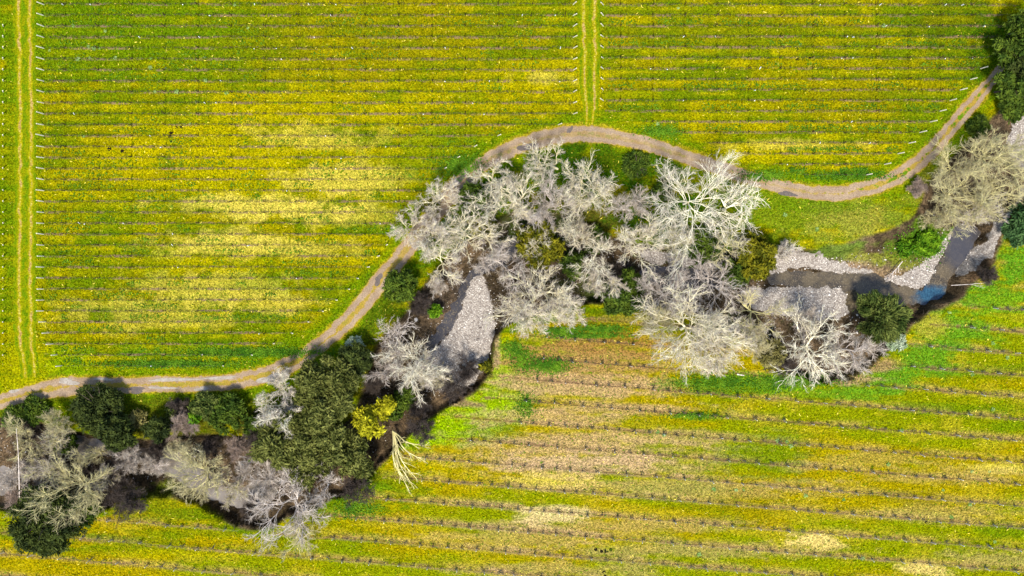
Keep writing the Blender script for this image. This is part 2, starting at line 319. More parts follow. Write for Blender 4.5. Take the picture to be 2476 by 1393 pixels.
# ------------------------------------------------------------------ materials
def ground_material():
    m = M("ground", 1.0, 0.0); P = m.pos()
    t = m.attr("tint").outputs["Color"]; k = m.attr("mask"); sep = m.n("SeparateColor"); m.l(k.outputs["Color"], sep.inputs[0])
    upper, lower, grav = sep.outputs[0], sep.outputs[1], sep.outputs[2]; chan = k.outputs["Alpha"]
    n1 = m.noise(P, 3.4, 3, 0.75).outputs[0]; n2 = m.noise(P, 0.9, 3, 0.6).outputs[0]
    n3 = m.noise(m.pos(1.0, 1.9, 1), 2.6, 3, 0.7, 0.3).outputs[0]
    f = m.math('MULTIPLY', m.ramp(n1, 0.3, 0.70, 0.36, 1.72), m.ramp(n2, 0.3, 0.7, 0.84, 1.16))
    v = m.n("VectorMath", operation='SCALE'); m.l(t, v.inputs[0]); m.l(f, v.inputs[3]); c = v.outputs[0]
    grass = m.math('SUBTRACT', 1.0, chan)
    # tufts of fresh green and of dry straw inside the sward
    c = m.mix(m.math('MULTIPLY', m.ramp(n3, 0.54, 0.66, 0, 0.6), grass), c, a4(alb(62,116,8)))
    n4 = m.noise(m.pos(1.0, 1.6, 1), 3.3, 4, 0.75, 0.5).outputs[0]
    c = m.mix(m.math('MULTIPLY', m.ramp(n4, 0.56, 0.66, 0, 0.6), grass), c, a4(alb(228,200,30)))
    n4b = m.noise(m.pos(0.8, 1.6, 1), 4.2, 2, 0.7).outputs[0]
    c = m.mix(m.math('MULTIPLY', m.ramp(n4b, 0.33, 0.26, 0, 0.75), grass), c, a4(alb(58,70,8)))
    # bare under-vine strips
    xyz = m.n("SeparateXYZ"); m.l(P, xyz.inputs[0]); X, Y = xyz.outputs[0], xyz.outputs[1]
    isr = m.math('GREATER_THAN', X, (1425 - CX) * MPP)
    def strip(y0, sp):
        a = m.math('DIVIDE', m.math('SUBTRACT', Y, y0), sp)
        fr = m.math('FRACT', m.math('ADD', a, 500.5)); return m.math('MULTIPLY', m.math('ABSOLUTE', m.math('SUBTRACT', fr, 0.5)), sp)
    dl = strip(*STRIPS_L); dr_ = strip(*STRIPS_R)
    mx = m.n("Mix"); m.l(isr, mx.inputs[0]); m.l(dl, mx.inputs[2]); m.l(dr_, mx.inputs[3]); d = mx.outputs[0]
    wob = m.noise(P, 2.2, 2).outputs[0]
    d = m.math('ADD', d, m.math('MULTIPLY', m.math('SUBTRACT', wob, 0.5), 0.22))
    core = m.ramp(d, 0.26, 0.10)
    gap = m.noise(m.pos(0.22, 0.9, 1), 1.0, 3, 0.7).outputs[0]; gap2 = m.noise(m.pos(1, 1, 1), 2.6, 2, 0.6).outputs[0]
    soilm = m.math('MULTIPLY', m.math('MULTIPLY', core, m.ramp(gap, 0.46, 0.60)), m.ramp(gap2, 0.36, 0.50))
    darkm = m.math('MULTIPLY', m.ramp(d, 0.30, 0.04), m.ramp(gap2, 0.56, 0.44, 0.05, 0.45))
    c = m.mix(m.math('MULTIPLY', darkm, upper), c, a4(alb(66,72,12)))
    c = m.mix(m.math('MULTIPLY', soilm, m.math('MULTIPLY', upper, 0.8)), c, a4(alb(176,140,112)))
    # lower block, rows run slightly downhill to the right
    v0 = m.math('ADD', Y, m.math('MULTIPLY', X, LOW_S))
    base = (CY - 967) * MPP + LOW_S * (1900 - CX) * MPP
    a = m.math('DIVIDE', m.math('SUBTRACT', v0, base), 52.5 * MPP)
    fr = m.math('FRACT', m.math('ADD', a, 500.5)); dd = m.math('MULTIPLY', m.math('ABSOLUTE', m.math('SUBTRACT', fr, 0.5)), 52.5 * MPP)
    dd = m.math('ADD', dd, m.math('MULTIPLY', m.math('SUBTRACT', wob, 0.5), 0.5))
    lm = m.math('MULTIPLY', m.math('MULTIPLY', m.ramp(dd, 0.50, 0.15), m.ramp(gap, 0.42, 0.58)), m.math('MULTIPLY', lower, 0.65))
    c = m.mix(lm, c, a4(alb(176,140,100)))
    hose = m.math('MULTIPLY', m.math('MULTIPLY', m.ramp(dd, 0.16, 0.04), m.ramp(gap2, .34, .5)), m.math('MULTIPLY', lower, 0.6))
    c = m.mix(hose, c, a4(alb(96,66,36)))
    # creek floor cobbles
    vo = m.n("TexVoronoi"); vo.inputs["Scale"].default_value = 6.0; vo.inputs["Randomness"].default_value = 1; m.l(P, vo.inputs["Vector"])
    bw = m.n("SeparateColor"); m.l(vo.outputs["Color"], bw.inputs[0])
    st = m.mix(m.ramp(bw.outputs[0], 0.15, 0.9), a4(alb(200,186,170,1.2)), a4(alb(246,234,216,1.5)))
    st = m.mix(m.ramp(vo.outputs["Distance"], 0.16, 0.34, 0, 0.5), st, a4(alb(96,84,76)))
    gm = m.ramp(m.math('ADD', grav, m.math('MULTIPLY', m.math('SUBTRACT', n2, 0.5), 0.5)), 0.35, 0.65)
    c = m.mix(gm, c, st)
    m.col(c)
    h = m.math('ADD', m.math('MULTIPLY', n1, 0.5), m.math('MULTIPLY', n4, 0.6))
    m.bump(h, 0.75, 0.32)
    return m.m
GROUND = ground_material()

def bark_mat(name, a, b, scale=1.2, tw=0.0):
    m = M(name, 0.85, 0.25); P = m.pos()
    n = m.noise(P, scale, 3).outputs[0]; c = m.mix(m.ramp(n, .35, .65), a4(a), a4(b))
    n2 = m.noise(P, 9, 2).outputs[0]
    c = m.mix(m.ramp(n2, .58, .72, 0, 0.35), c, a4(np.asarray(a) * 0.45))
    m.col(c); return m.m
CREAM = bark_mat("bark_cream", alb(244,234,194,2.25), alb(222,206,156,1.94))
WHITE = bark_mat("bark_white", alb(250,242,214,2.38), alb(232,220,178,2.12))
LILAC = bark_mat("bark_grey", alb(230,216,200,2.12), alb(200,184,170,1.87))
YELLOWB = bark_mat("bark_lichen", alb(224,212,150,2.12), alb(198,186,122,1.94))
TW_PALE = bark_mat("twig_pale", alb(230,216,194,1.66), alb(204,188,176,1.55))
TW_LILAC = bark_mat("twig_lilac", alb(212,198,176,1.66), alb(188,170,148,1.55))
TW_YEL = bark_mat("twig_straw", alb(212,198,150,1.66), alb(186,172,130,1.55))
TW_BROWN = bark_mat("twig_brown", alb(120,104,92), alb(92,78,66))
TW_PINK = bark_mat("twig_pink", alb(196,170,150,1.6), alb(172,150,130,1.5))
TRUNK = bark_mat("trunk_dark", alb(120,104,86), alb(90,76,60))

def leaf_mat(name, a, b, trans=0.25):
    m = M(name, 0.8, 0.12); P = m.pos()
    g = m.n("NewGeometry").outputs["Random Per Island"]
    n = m.noise(P, 0.7, 3).outputs[0]
    c = m.mix(m.math('ADD', m.math('MULTIPLY', g, 0.7), m.ramp(n, .35, .65, -0.35, 0.45), clamp=True), a4(a), a4(b))
    m.col(c)
    tr = m.n("BsdfTranslucent"); m.l(c, tr.inputs[0]); ms = m.n("MixShader"); ms.inputs[0].default_value = trans
    out = m.t.nodes["Material Output"]; m.l(m.b.outputs[0], ms.inputs[1]); m.l(tr.outputs[0], ms.inputs[2]); m.l(ms.outputs[0], out.inputs[0])
    return m.m
LF = {
 'dark': leaf_mat("leaf_dark", alb(42,54,20,1.7), alb(92,104,42,1.7)),
 'olive': leaf_mat("leaf_olive", alb(70,78,26,1.8), alb(144,146,72,1.85)),
 'green': leaf_mat("leaf_green", alb(56,80,20,1.7), alb(110,130,36,1.7)),
 'moss': leaf_mat("leaf_moss", alb(76,84,10,1.7), alb(156,148,26,1.7)),
 'gold': leaf_mat("leaf_gold", alb(160,156,14,1.6), alb(236,228,50,1.65)),
 'blue': leaf_mat("leaf_blue", alb(46,80,38,1.6), alb(104,140,78,1.6)),
 'silver': leaf_mat("leaf_silver", alb(150,170,126,1.7), alb(226,234,200,1.7)),
 'needle': leaf_mat("leaf_needle", alb(56,76,24,1.7), alb(132,142,66,1.8)),
 'khaki': leaf_mat("leaf_khaki", alb(110,104,50,1.7), alb(176,166,100,1.7)),
 'bright': leaf_mat("leaf_bright", alb(70,120,10,1.7), alb(140,180,30,1.7)),
}

# ------------------------------------------------------------------ tubes and growth
def tubes(P, R, S=4):
    """P (N,K,3) R (N,K) -> V,F"""
    N, Kk, _ = P.shape
    T = np.empty_like(P); T[:, 1:-1] = P[:, 2:] - P[:, :-2]; T[:, 0] = P[:, 1] - P[:, 0]; T[:, -1] = P[:, -1] - P[:, -2]
    T /= np.linalg.norm(T, axis=2, keepdims=True) + 1e-9
    ref = np.where(np.abs(T[:, :1, 2:3]) > 0.8, np.array([1.0, 0, 0]), np.array([0, 0, 1.0]))
    A = np.cross(T, np.broadcast_to(ref, T.shape)); A /= np.linalg.norm(A, axis=2, keepdims=True) + 1e-9
    B = np.cross(T, A)
    an = np.arange(S) * 2 * math.pi / S
    V = P[:, :, None, :] + R[:, :, None, None] * (np.cos(an)[None, None, :, None] * A[:, :, None, :] + np.sin(an)[None, None, :, None] * B[:, :, None, :])
    V = V.reshape(-1, 3)
    n = np.arange(N)[:, None, None]; k = np.arange(Kk - 1)[None, :, None]; s = np.arange(S)[None, None, :]
    s2 = (s + 1) % S; base = n * Kk * S
    F = np.stack([base + k * S + s, base + k * S + s2, base + (k + 1) * S + s2, base + (k + 1) * S + s], -1).reshape(-1, 4)
    return V, F
def join(parts):
    Vs, Fs, off = [], [], 0
    for V, F in parts:
        Vs.append(V); Fs.append(F + off); off += len(V)
    return np.concatenate(Vs), np.concatenate(Fs)
def nrm(v): return v / (np.linalg.norm(v, axis=-1, keepdims=True) + 1e-9)
def grow(r, st, di, L, Kk, wander, up):
    N = len(st); P = np.empty((N, Kk, 3)); P[:, 0] = st; d = nrm(di); step = (L / (Kk - 1))[:, None]
    for i in range(1, Kk):
        d = nrm(d + r.normal(0, wander, (N, 3)) + np.array([0, 0, up])); P[:, i] = P[:, i - 1] + d * step
    return P
def spawn(r, P, L, m, t0, ang, ratio, spread=0.35):
    N, Kk, _ = P.shape
    t = t0 + (1 - t0) * (np.arange(m)[None, :] + r.random((N, m))) / m
    t = np.clip(t, 0, 0.999); f = t * (Kk - 1); i = f.astype(int); fr = (f - i)[..., None]; n = np.arange(N)[:, None]
    st = P[n, i] * (1 - fr) + P[n, i + 1] * fr; tg = nrm(P[n, i + 1] - P[n, i])
    q = nrm(np.cross(tg, r.normal(0, 1, (N, m, 3)))); a = ang + r.normal(0, spread * 0.5, (N, m)); a = a[..., None]
    di = tg * np.cos(a) + q * np.sin(a)
    le = L[:, None] * ratio * (1.15 - 0.55 * t) * r.uniform(0.7, 1.25, (N, m))
    return st.reshape(-1, 3), di.reshape(-1, 3), le.reshape(-1), t.reshape(-1)

def bare_tree(r, R, H, limbs=8, dens=1.0, wander=0.16, tilt=(0.5, 1.25), fan=None, lean=(0, 0), th=0.22, thick=1.0):
    """returns (trunk mesh data, crown mesh data) round the origin"""
    tr = grow(r, np.zeros((1, 3)), np.array([[lean[0], lean[1], 1.0]]), np.array([H * th]), 5, 0.05, 0.0)
    r0 = 0.021 * R * thick + 0.055
    parts = [tubes(tr, np.linspace(r0 * 1.35, r0, 5)[None, :], 8)]
    # the trunk forks into a few leaders, and the limbs leave them at different heights
    nl = 1 if R < 2.4 else (2 if R < 4 else 3)
    la = r.random() * 6.28 + np.arange(nl) * 2 * math.pi / nl + r.uniform(-.4, .4, nl); lt = r.uniform(.25, .6, nl) if nl > 1 else np.zeros(1)
    ld = np.stack([np.cos(la) * np.sin(lt), np.sin(la) * np.sin(lt), np.cos(lt)], 1)
    LD = grow(r, np.repeat(tr[:, -1], nl, 0), ld, H * r.uniform(.16, .34, nl), 6, .10, .02)
    parts.append(tubes(LD, np.linspace(.85, .55, 6)[None, :] * np.full((nl, 1), r0), 7))
    n = int(limbs * 1.6)
    az = (np.arange(n) + r.uniform(-.55, .55, n)) * 2 * math.pi / n
    if fan is not None: az = fan[0] + (np.arange(n) / max(1, n - 1) - 0.5) * fan[1] + r.uniform(-.12, .12, n)
    an = r.uniform(tilt[0], tilt[1], n)
    di = np.stack([np.cos(az) * np.sin(an), np.sin(az) * np.sin(an), np.cos(an)], 1)
    k = r.integers(1, 6, n)
    side = np.stack([np.cos(az), np.sin(az)], 1) @ np.stack([np.cos(la), np.sin(la)], 1).T
    pick = np.argmax(side + r.normal(0, .45, side.shape), 1); st = LD[pick, k]
    L1 = R * r.uniform(0.65, 1.02, n) / np.maximum(0.55, np.sin(an)) * 0.92
    di[:, 2] *= (H * (1 - th)) / R * 0.75
    P1 = grow(r, st, di, L1, 11, wander, 0.03); R1 = np.linspace(1, 0.16, 11)[None, :] * (r0 * r.uniform(.28, .46, n))[:, None]
    parts.append(tubes(P1, R1, 6))
    st, di, L2, t = spawn(r, P1, L1, 9, 0.18, 0.60, 0.48)
    P2 = grow(r, st, di, L2, 8, wander, 0.05); rr = r0 * 0.28 * (1.1 - 0.6 * t)
    R2 = np.linspace(1, 0.38, 8)[None, :] * rr[:, None]
    limbs_m = join(parts)
    cp = [tubes(P2, R2, 4)]
    st, di, L3, t = spawn(r, P2, L2, max(3, int(7.2 * dens)), 0.15, 0.55, 0.48)
    P3 = grow(r, st, di, L3, 5, wander * 1.05, 0.06); R3 = np.linspace(1, 0.4, 5)[None, :] * np.full((len(L3), 1), r0 * 0.085 + 0.011)
    cp.append(tubes(P3, R3, 3))
    st, di, L4, t = spawn(r, P3, L3, max(3, int(5.4 * dens)), 0.1, 0.5, 0.62)
    L4 = np.maximum(L4, 0.35)
    P4 = grow(r, st, di, L4, 3, 0.18, 0.05); R4 = np.linspace(1, 0.45, 3)[None, :] * np.full((len(L4), 1), 0.0115)
    tw = tubes(P4, R4, 3)
    return limbs_m, join(cp), tw

def leaf_cards(r, C, Nn, size, elong=1.0, along=None):
    """quads at centres C, normals Nn, long axis 'along'"""
    n = len(C); q = nrm(r.normal(0, 1, (n, 3))) if along is None else nrm(along + r.normal(0, 0.35, (n, 3)))
    u = nrm(q - Nn * np.sum(q * Nn, 1, keepdims=True)); v = np.cross(Nn, u)
    s = size * r.uniform(0.6, 1.3, (n, 1)); a = u * s * elong; b = v * s / elong ** 0.5
    V = np.stack([C - a, C - b * 0.8 + Nn * s * 0.15, C + a, C + b * 0.8 + Nn * s * 0.15], 1).reshape(-1, 3)
    F = np.arange(n * 4).reshape(-1, 4); return V, F
def leafy_crown(r, R, Hc, zc, n_lobes, n_leaf, size, elong=1.0, spiky=False, sx=1.0, sy=1.0):
    th = r.random(n_lobes) * 2 * math.pi; rad = np.sqrt(r.random(n_lobes)) * 0.80
    px_ = np.cos(th) * rad * R * sx; py_ = np.sin(th) * rad * R * sy
    pz_ = zc + Hc * 0.5 * np.sqrt(np.clip(1 - rad ** 2, 0, 1)) * r.uniform(0.25, 1.0, n_lobes)
    lr = R * r.uniform(0.10, 0.24, n_lobes) * (1.25 - 0.45 * rad) * (60 / n_lobes) ** .3
    pz_ = pz_ + r.normal(0, .10, n_lobes) * Hc
    C0 = np.stack([px_, py_, pz_], 1); w = lr ** 2; idx = r.choice(n_lobes, n_leaf, p=w / w.sum())
    d = nrm(r.normal(0, 1, (n_leaf, 3)) + np.array([0, 0, 0.6]))
    rr = r.random(n_leaf) ** 0.25 * (1 + 0.25 * r.normal(0, 1, n_leaf) ** 2 * 0.35)
    rr = rr * (0.78 + 0.45 * vnoise(d[:, 0] * 2.5 + idx * 3.3, d[:, 1] * 2.5 + d[:, 2], 7))
    P = C0[idx] + d * (lr[idx] * rr)[:, None] * np.array([1, 1, 0.85])
    Nn = nrm(d * 1.2 + r.normal(0, 1, (n_leaf, 3)) * 0.5)
    if spiky: al = nrm(P - np.array([0, 0, zc]))
    else: al = nrm(d + r.normal(0, .35, d.shape))
    Nn = nrm(np.cross(al, r.normal(0, 1, al.shape)) + d * 0.55)
    return leaf_cards(r, P, Nn, size, elong, al)

def base_of(cx, cy, h, off=(0, 0)):
    p = px(cx, cy, h); x, y = p[0] + off[0], p[1] + off[1]
    z = hz(x, y); return x, y, z

def add_bare(cx, cy, rpx, label, bark=CREAM, twig=TW_PALE, H=None, seed=0, name='bare_tree', group=None, kind_='bare tree', off=(0, 0), **kw):
    r = np.random.default_rng(1000 + seed * 17 + int(cx)); R = rpx * MPP * .89
    H = H or min(12.0, 3.0 + R * 1.05)
    x, y, z = base_of(cx, cy, H * 0.62, off)
    root = thing(name, (x, y, z - 0.05), label, kind_, group)
    lm, cr, tw = bare_tree(r, R, H - z * 0.6, **kw)
    link('trunk', mk_mesh('trunk', lm[0], lm[1], bark, True), root)
    V, F = join([cr, tw]); me = mk_mesh('crown', V, F, bark, True); me.materials.append(twig)
    mi = np.zeros(len(F), np.int32); mi[len(cr[1]):] = 1; me.polygons.foreach_set("material_index", mi); link('crown', me, root)
    return root
def add_leafy(cx, cy, rpx, label, mat='olive', H=None, seed=0, name='evergreen_tree', kind_='tree', lobes=60, leaves=None, size=0.2, elong=1.9, spiky=False, sx=1.0, sy=1.0, group=None):
    r = np.random.default_rng(500 + seed * 13 + int(cx)); R = rpx * MPP * .93
    H = (H or min(10.5, 2.0 + R * 1.3)) * .8
    x, y, z = base_of(cx, cy, H * 0.7)
    root = thing(name, (x, y, z - 0.05), label, kind_, group)
    leaves = leaves or int(1150 * R * R * 0.36 / (size / 0.2) ** 1.5 + 1000)
    Hz = H - z * 0.6
    V, F = leafy_crown(r, R, Hz * 0.75, Hz * 0.42, lobes, leaves, size, elong, spiky, sx, sy)
    tr = grow(r, np.zeros((1, 3)), np.array([[0.05, 0, 1.0]]), np.array([Hz * 0.6]), 5, 0.06, 0)
    n = 7; az = np.arange(n) * 2 * math.pi / n + r.uniform(-.3, .3, n)
    di = np.stack([np.cos(az), np.sin(az), np.full(n, 0.9)], 1)
    P1 = grow(r, tr[0, r.integers(1, 4, n)], di, np.full(n, R * 0.9), 7, 0.15, 0.03)
    rb = 0.04 * R + 0.04
    v, f = join([tubes(tr, np.linspace(rb, rb * .6, 5)[None, :], 8), tubes(P1, np.linspace(rb * .55, 0.02, 7)[None, :].repeat(n, 0), 5)])
    link('trunk', mk_mesh('trunk', v, f, TRUNK, True), root)
    link('crown', mk_mesh('crown', V, F, LF[mat]), root)
    return root

# ------------------------------------------------------------------ GROUND, creek bed, gravel (one grid, split by zone)
def axis(lo, hi, step, far, n):
    a = np.arange(lo, hi + step * .5, step); o = np.geomspace(1.0, far, n)
    return np.concatenate([(lo - o)[::-1], a, hi + o])
gx = axis(-82, 82, 0.26, 3500, 26); gy = axis(-49, 49, 0.26, 3500, 26)
GX, GY = np.meshgrid(gx, gy, indexing='ij'); GZ = height(GX, GY)
nx, ny = GX.shape
tc, tg_, tru, trl, tsb = tint(GX.ravel(), GY.ravel())
ii, jj = np.meshgrid(np.arange(nx - 1), np.arange(ny - 1), indexing='ij')
Q = np.stack([ii * ny + jj, (ii + 1) * ny + jj, (ii + 1) * ny + jj + 1, ii * ny + jj + 1], -1).reshape(-1, 4)
VV = np.stack([GX.ravel(), GY.ravel(), GZ.ravel()], 1)
fz = np.where(tsb[Q].mean(1) > 0, 1, 0); fz = np.where((tg_[Q].mean(1) > 0.5) & (fz == 1), 2, fz)
chan = sstep(-0.1, 0.5, tsb)
# green terrace inside the channel keeps its grass
bx_, by_ = to_px(VV[:, 0], VV[:, 1], BED_Z)
for zid, nm in ((0, 'ground'), (1, 'creek_bed'), (2, 'gravel_bar')):
    fsel = Q[fz == zid]; u, inv = np.unique(fsel.ravel(), return_inverse=True)
    me = mk_mesh(nm, VV[u], inv.reshape(-1, 4), GROUND, True)
    colattr(me, 'tint', tc[u]); colattr(me, 'mask', np.stack([tru[u], trl[u], tg_[u]], 1), chan[u])
    tag(link(nm, me), kind='structure')

# ------------------------------------------------------------------ WATER
def flat_poly(name, poly, z, mat, step=0.3, jag=0.0, seed=0):
    p = np.array(poly, float)
    q = []
    for i in range(len(p)):
        a, b = p[i], p[(i + 1) % len(p)]; n = max(1, int(np.linalg.norm(b - a) / step))
        for k in range(n): q.append(a + (b - a) * k / n)
    q = np.array(q)
    if jag: q = q + (np.stack([vnoise(q[:, 0] * 2, q[:, 1] * 2, seed), vnoise(q[:, 0] * 2, q[:, 1] * 2, seed + 5)], 1) - .5) * jag
    import bmesh
    bm = bmesh.new(); vs = [bm.verts.new((a[0], a[1], z)) for a in q]; bm.faces.new(vs)
    bmesh.ops.triangulate(bm, faces=bm.faces[:]); bmesh.ops.recalc_face_normals(bm, faces=bm.faces[:])
    if bm.faces[:] and sum(f.normal.z for f in bm.faces) < 0: bmesh.ops.reverse_faces(bm, faces=bm.faces[:])
    me = bpy.data.meshes.new(name); bm.to_mesh(me); bm.free(); me.materials.append(mat); return link(name, me)
def water_mat(name, a, b, rough=0.06, pool=None, s=0.5):
    m = M(name, rough, 0.6); P = m.pos(); m.b.inputs["IOR"].default_value = 1.33
    n = m.noise(P, s, 4, .65).outputs[0]; c = m.mix(m.ramp(n, .38, .62), a4(a), a4(b))
    n2 = m.noise(P, 4.5, 2, .7).outputs[0]; c = m.mix(m.ramp(n2, .54, .64, 0, .6), c, a4(alb(158,140,108)))
    n6 = m.noise(P, 8.0, 2, .7).outputs[0]; c = m.mix(m.ramp(n6, .60, .70, 0, .55 if pool else .12), c, a4(alb(206,194,168)))
    if pool:  # blue sky reflection painted into the base colour round the pool centre
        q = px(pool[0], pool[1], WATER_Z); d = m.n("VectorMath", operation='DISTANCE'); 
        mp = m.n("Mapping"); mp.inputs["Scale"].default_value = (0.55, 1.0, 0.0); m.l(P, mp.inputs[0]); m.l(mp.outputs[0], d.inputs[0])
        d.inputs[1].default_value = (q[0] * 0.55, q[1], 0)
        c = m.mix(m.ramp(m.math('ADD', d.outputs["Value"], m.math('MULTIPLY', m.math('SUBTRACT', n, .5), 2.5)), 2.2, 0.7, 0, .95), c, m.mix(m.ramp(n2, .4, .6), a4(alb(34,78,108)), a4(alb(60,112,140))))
        # blue-grey water upstream
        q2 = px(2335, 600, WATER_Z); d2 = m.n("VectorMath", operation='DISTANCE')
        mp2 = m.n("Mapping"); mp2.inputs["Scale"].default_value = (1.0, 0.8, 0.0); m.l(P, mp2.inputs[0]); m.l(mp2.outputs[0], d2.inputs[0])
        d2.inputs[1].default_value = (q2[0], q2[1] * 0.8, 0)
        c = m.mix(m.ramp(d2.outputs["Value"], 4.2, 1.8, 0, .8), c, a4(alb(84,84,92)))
    m.col(c); h = m.noise(P, 2.2, 3).outputs[0]; m.bump(h, 0.18, 0.05); return m.m
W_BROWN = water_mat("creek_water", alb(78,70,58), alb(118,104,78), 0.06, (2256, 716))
W_DARK = water_mat("dark_water", alb(62,58,58), alb(84,80,80), 0.08)  # darker grey base colour for two creek reaches
W_PALE = water_mat("pale_water", alb(160,150,138), alb(122,112,100), 0.08, None, 0.4)  # pale grey-brown base colour for the left-hand water
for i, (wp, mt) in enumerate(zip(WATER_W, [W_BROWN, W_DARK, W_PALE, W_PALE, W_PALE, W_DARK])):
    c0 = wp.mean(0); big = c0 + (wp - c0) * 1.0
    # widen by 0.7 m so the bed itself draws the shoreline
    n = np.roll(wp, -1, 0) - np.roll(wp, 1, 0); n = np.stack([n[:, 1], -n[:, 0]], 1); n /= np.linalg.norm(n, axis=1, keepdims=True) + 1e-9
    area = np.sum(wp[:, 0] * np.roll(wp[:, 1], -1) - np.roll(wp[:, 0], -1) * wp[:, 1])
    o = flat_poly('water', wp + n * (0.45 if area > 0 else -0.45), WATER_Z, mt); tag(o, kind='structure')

# ------------------------------------------------------------------ TRACK and grass lanes
def ribbon(name, A, B, mat, z=0.012, across=14, seed=0, jag=0.25, step=0.25):
    """A, B edge polylines; UV x = across 0..1, y = metres along"""
    def res(Pl, n):
        d = np.r_[0, np.cumsum(np.linalg.norm(np.diff(Pl, axis=0), axis=1))]; t = np.linspace(0, d[-1], n)
        return np.stack([np.interp(t, d, Pl[:, 0]), np.interp(t, d, Pl[:, 1])], 1), d[-1]
    # pair by parameter of original points
    L = np.r_[0, np.cumsum(np.linalg.norm(np.diff((A + B) / 2, axis=0), axis=1))]; n = int(L[-1] / step)
    t = np.linspace(0, L[-1], n)
    a = np.stack([np.interp(t, L, A[:, 0]), np.interp(t, L, A[:, 1])], 1); b = np.stack([np.interp(t, L, B[:, 0]), np.interp(t, L, B[:, 1])], 1)
    w = nrm(b - a); ja = (fbm(t * 0.9, t * 0 + seed, 70 + seed) - .5) * jag * 2 + (vnoise(t * 3, t * 0, 71 + seed) - .5) * jag
    jb = (fbm(t * 0.9, t * 0 + 9 + seed, 72 + seed) - .5) * jag * 2 + (vnoise(t * 3, t * 0, 73 + seed) - .5) * jag
    a = a + w * ja[:, None]; b = b - w * jb[:, None]
    s = np.linspace(0, 1, across)
    P = a[:, None, :] * (1 - s)[None, :, None] + b[:, None, :] * s[None, :, None]
    Z = height(P[..., 0].ravel(), P[..., 1].ravel()).reshape(P.shape[:2]); Z = np.maximum(Z, -0.06) + z
    # ruts
    V = np.concatenate([P, Z[..., None]], 2).reshape(-1, 3)
    i, j = np.meshgrid(np.arange(n - 1), np.arange(across - 1), indexing='ij')
    F = np.stack([i * across + j, i * across + j + 1, (i + 1) * across + j + 1, (i + 1) * across + j], -1).reshape(-1, 4)
    me = mk_mesh(name, V, F, mat, True)
    uv = np.stack([np.broadcast_to(s[None, :], P.shape[:2]), np.broadcast_to(t[:, None], P.shape[:2]), np.zeros(P.shape[:2])], -1).reshape(-1, 3)
    colattr(me, 'lane', uv)
    return link(name, me), a, b
def track_material():
    m = M("dirt_track", 1.0, 0.05); P = m.pos(); k = m.attr("lane"); sp = m.n("SeparateColor"); m.l(k.outputs["Color"], sp.inputs[0]); u, v = sp.outputs[0], sp.outputs[1]
    n1 = m.noise(P, 5.5, 3, .75).outputs[0]; n2 = m.noise(P, 0.5, 3).outputs[0]; n3 = m.noise(P, 1.6, 3, .7).outputs[0]
    xyz = m.n("SeparateXYZ"); m.l(P, xyz.inputs[0]); X = xyz.outputs[0]
    c = m.mix(m.ramp(n2, .35, .65), a4(alb(178,148,112)), a4(alb(204,176,140)))
    # worn grey wheel ruts
    rut = m.math('ABSOLUTE', m.math('SUBTRACT', m.math('ABSOLUTE', m.math('SUBTRACT', u, 0.5)), 0.27))
    rut = m.math('ADD', rut, m.math('MULTIPLY', m.math('SUBTRACT', n2, .5), .14))
    c = m.mix(m.ramp(rut, .13, .05, 0, .55), c, a4(alb(188,164,138)))
    # straw / grass crown between the ruts and on the edges
    cen = m.math('ABSOLUTE', m.math('SUBTRACT', u, 0.5))
    amt = m.ramp(m.noise(P, 0.10, 2).outputs[0], .40, .60, -.04, .10)
    wz = m.math('ADD', m.math('ADD', cen, m.math('MULTIPLY', m.math('SUBTRACT', n3, .5), -.45)), m.math('MULTIPLY', amt, -1.0))
    west = m.ramp(X, -5.0, -22.0)
    east = m.ramp(X, 36.0, 52.0)
    gr = m.math('MULTIPLY', m.ramp(wz, .10, .03), m.math('ADD', 0.30, m.math('MULTIPLY', m.math('ADD', west, east, clamp=True), .55)))
    c = m.mix(gr, c, a4(alb(196,164,50)))
    tu = m.math('MULTIPLY', m.ramp(wz, .06, .0), m.math('MULTIPLY', m.ramp(m.noise(P, 1.1, 2).outputs[0], .50, .58), m.math('ADD', .25, m.math('MULTIPLY', east, .75))))
    c = m.mix(tu, c, a4(alb(110,150,20)))
    ed = m.math('ADD', cen, m.math('MULTIPLY', m.math('SUBTRACT', n3, .5), .22))
    c = m.mix(m.ramp(ed, .43, .49, 0, .8), c, a4(alb(196,168,50)))
    f = m.ramp(n1, .28, .72, .70, 1.28); vm = m.n("VectorMath", operation='SCALE'); m.l(c, vm.inputs[0]); m.l(f, vm.inputs[3])
    m.col(vm.outputs[0]); m.bump(n1, .5, .08); return m.m
TRACK = track_material()
o, TA, TB = ribbon('dirt_track', ROADN_W, ROADS_W, TRACK); tag(o, kind='structure')

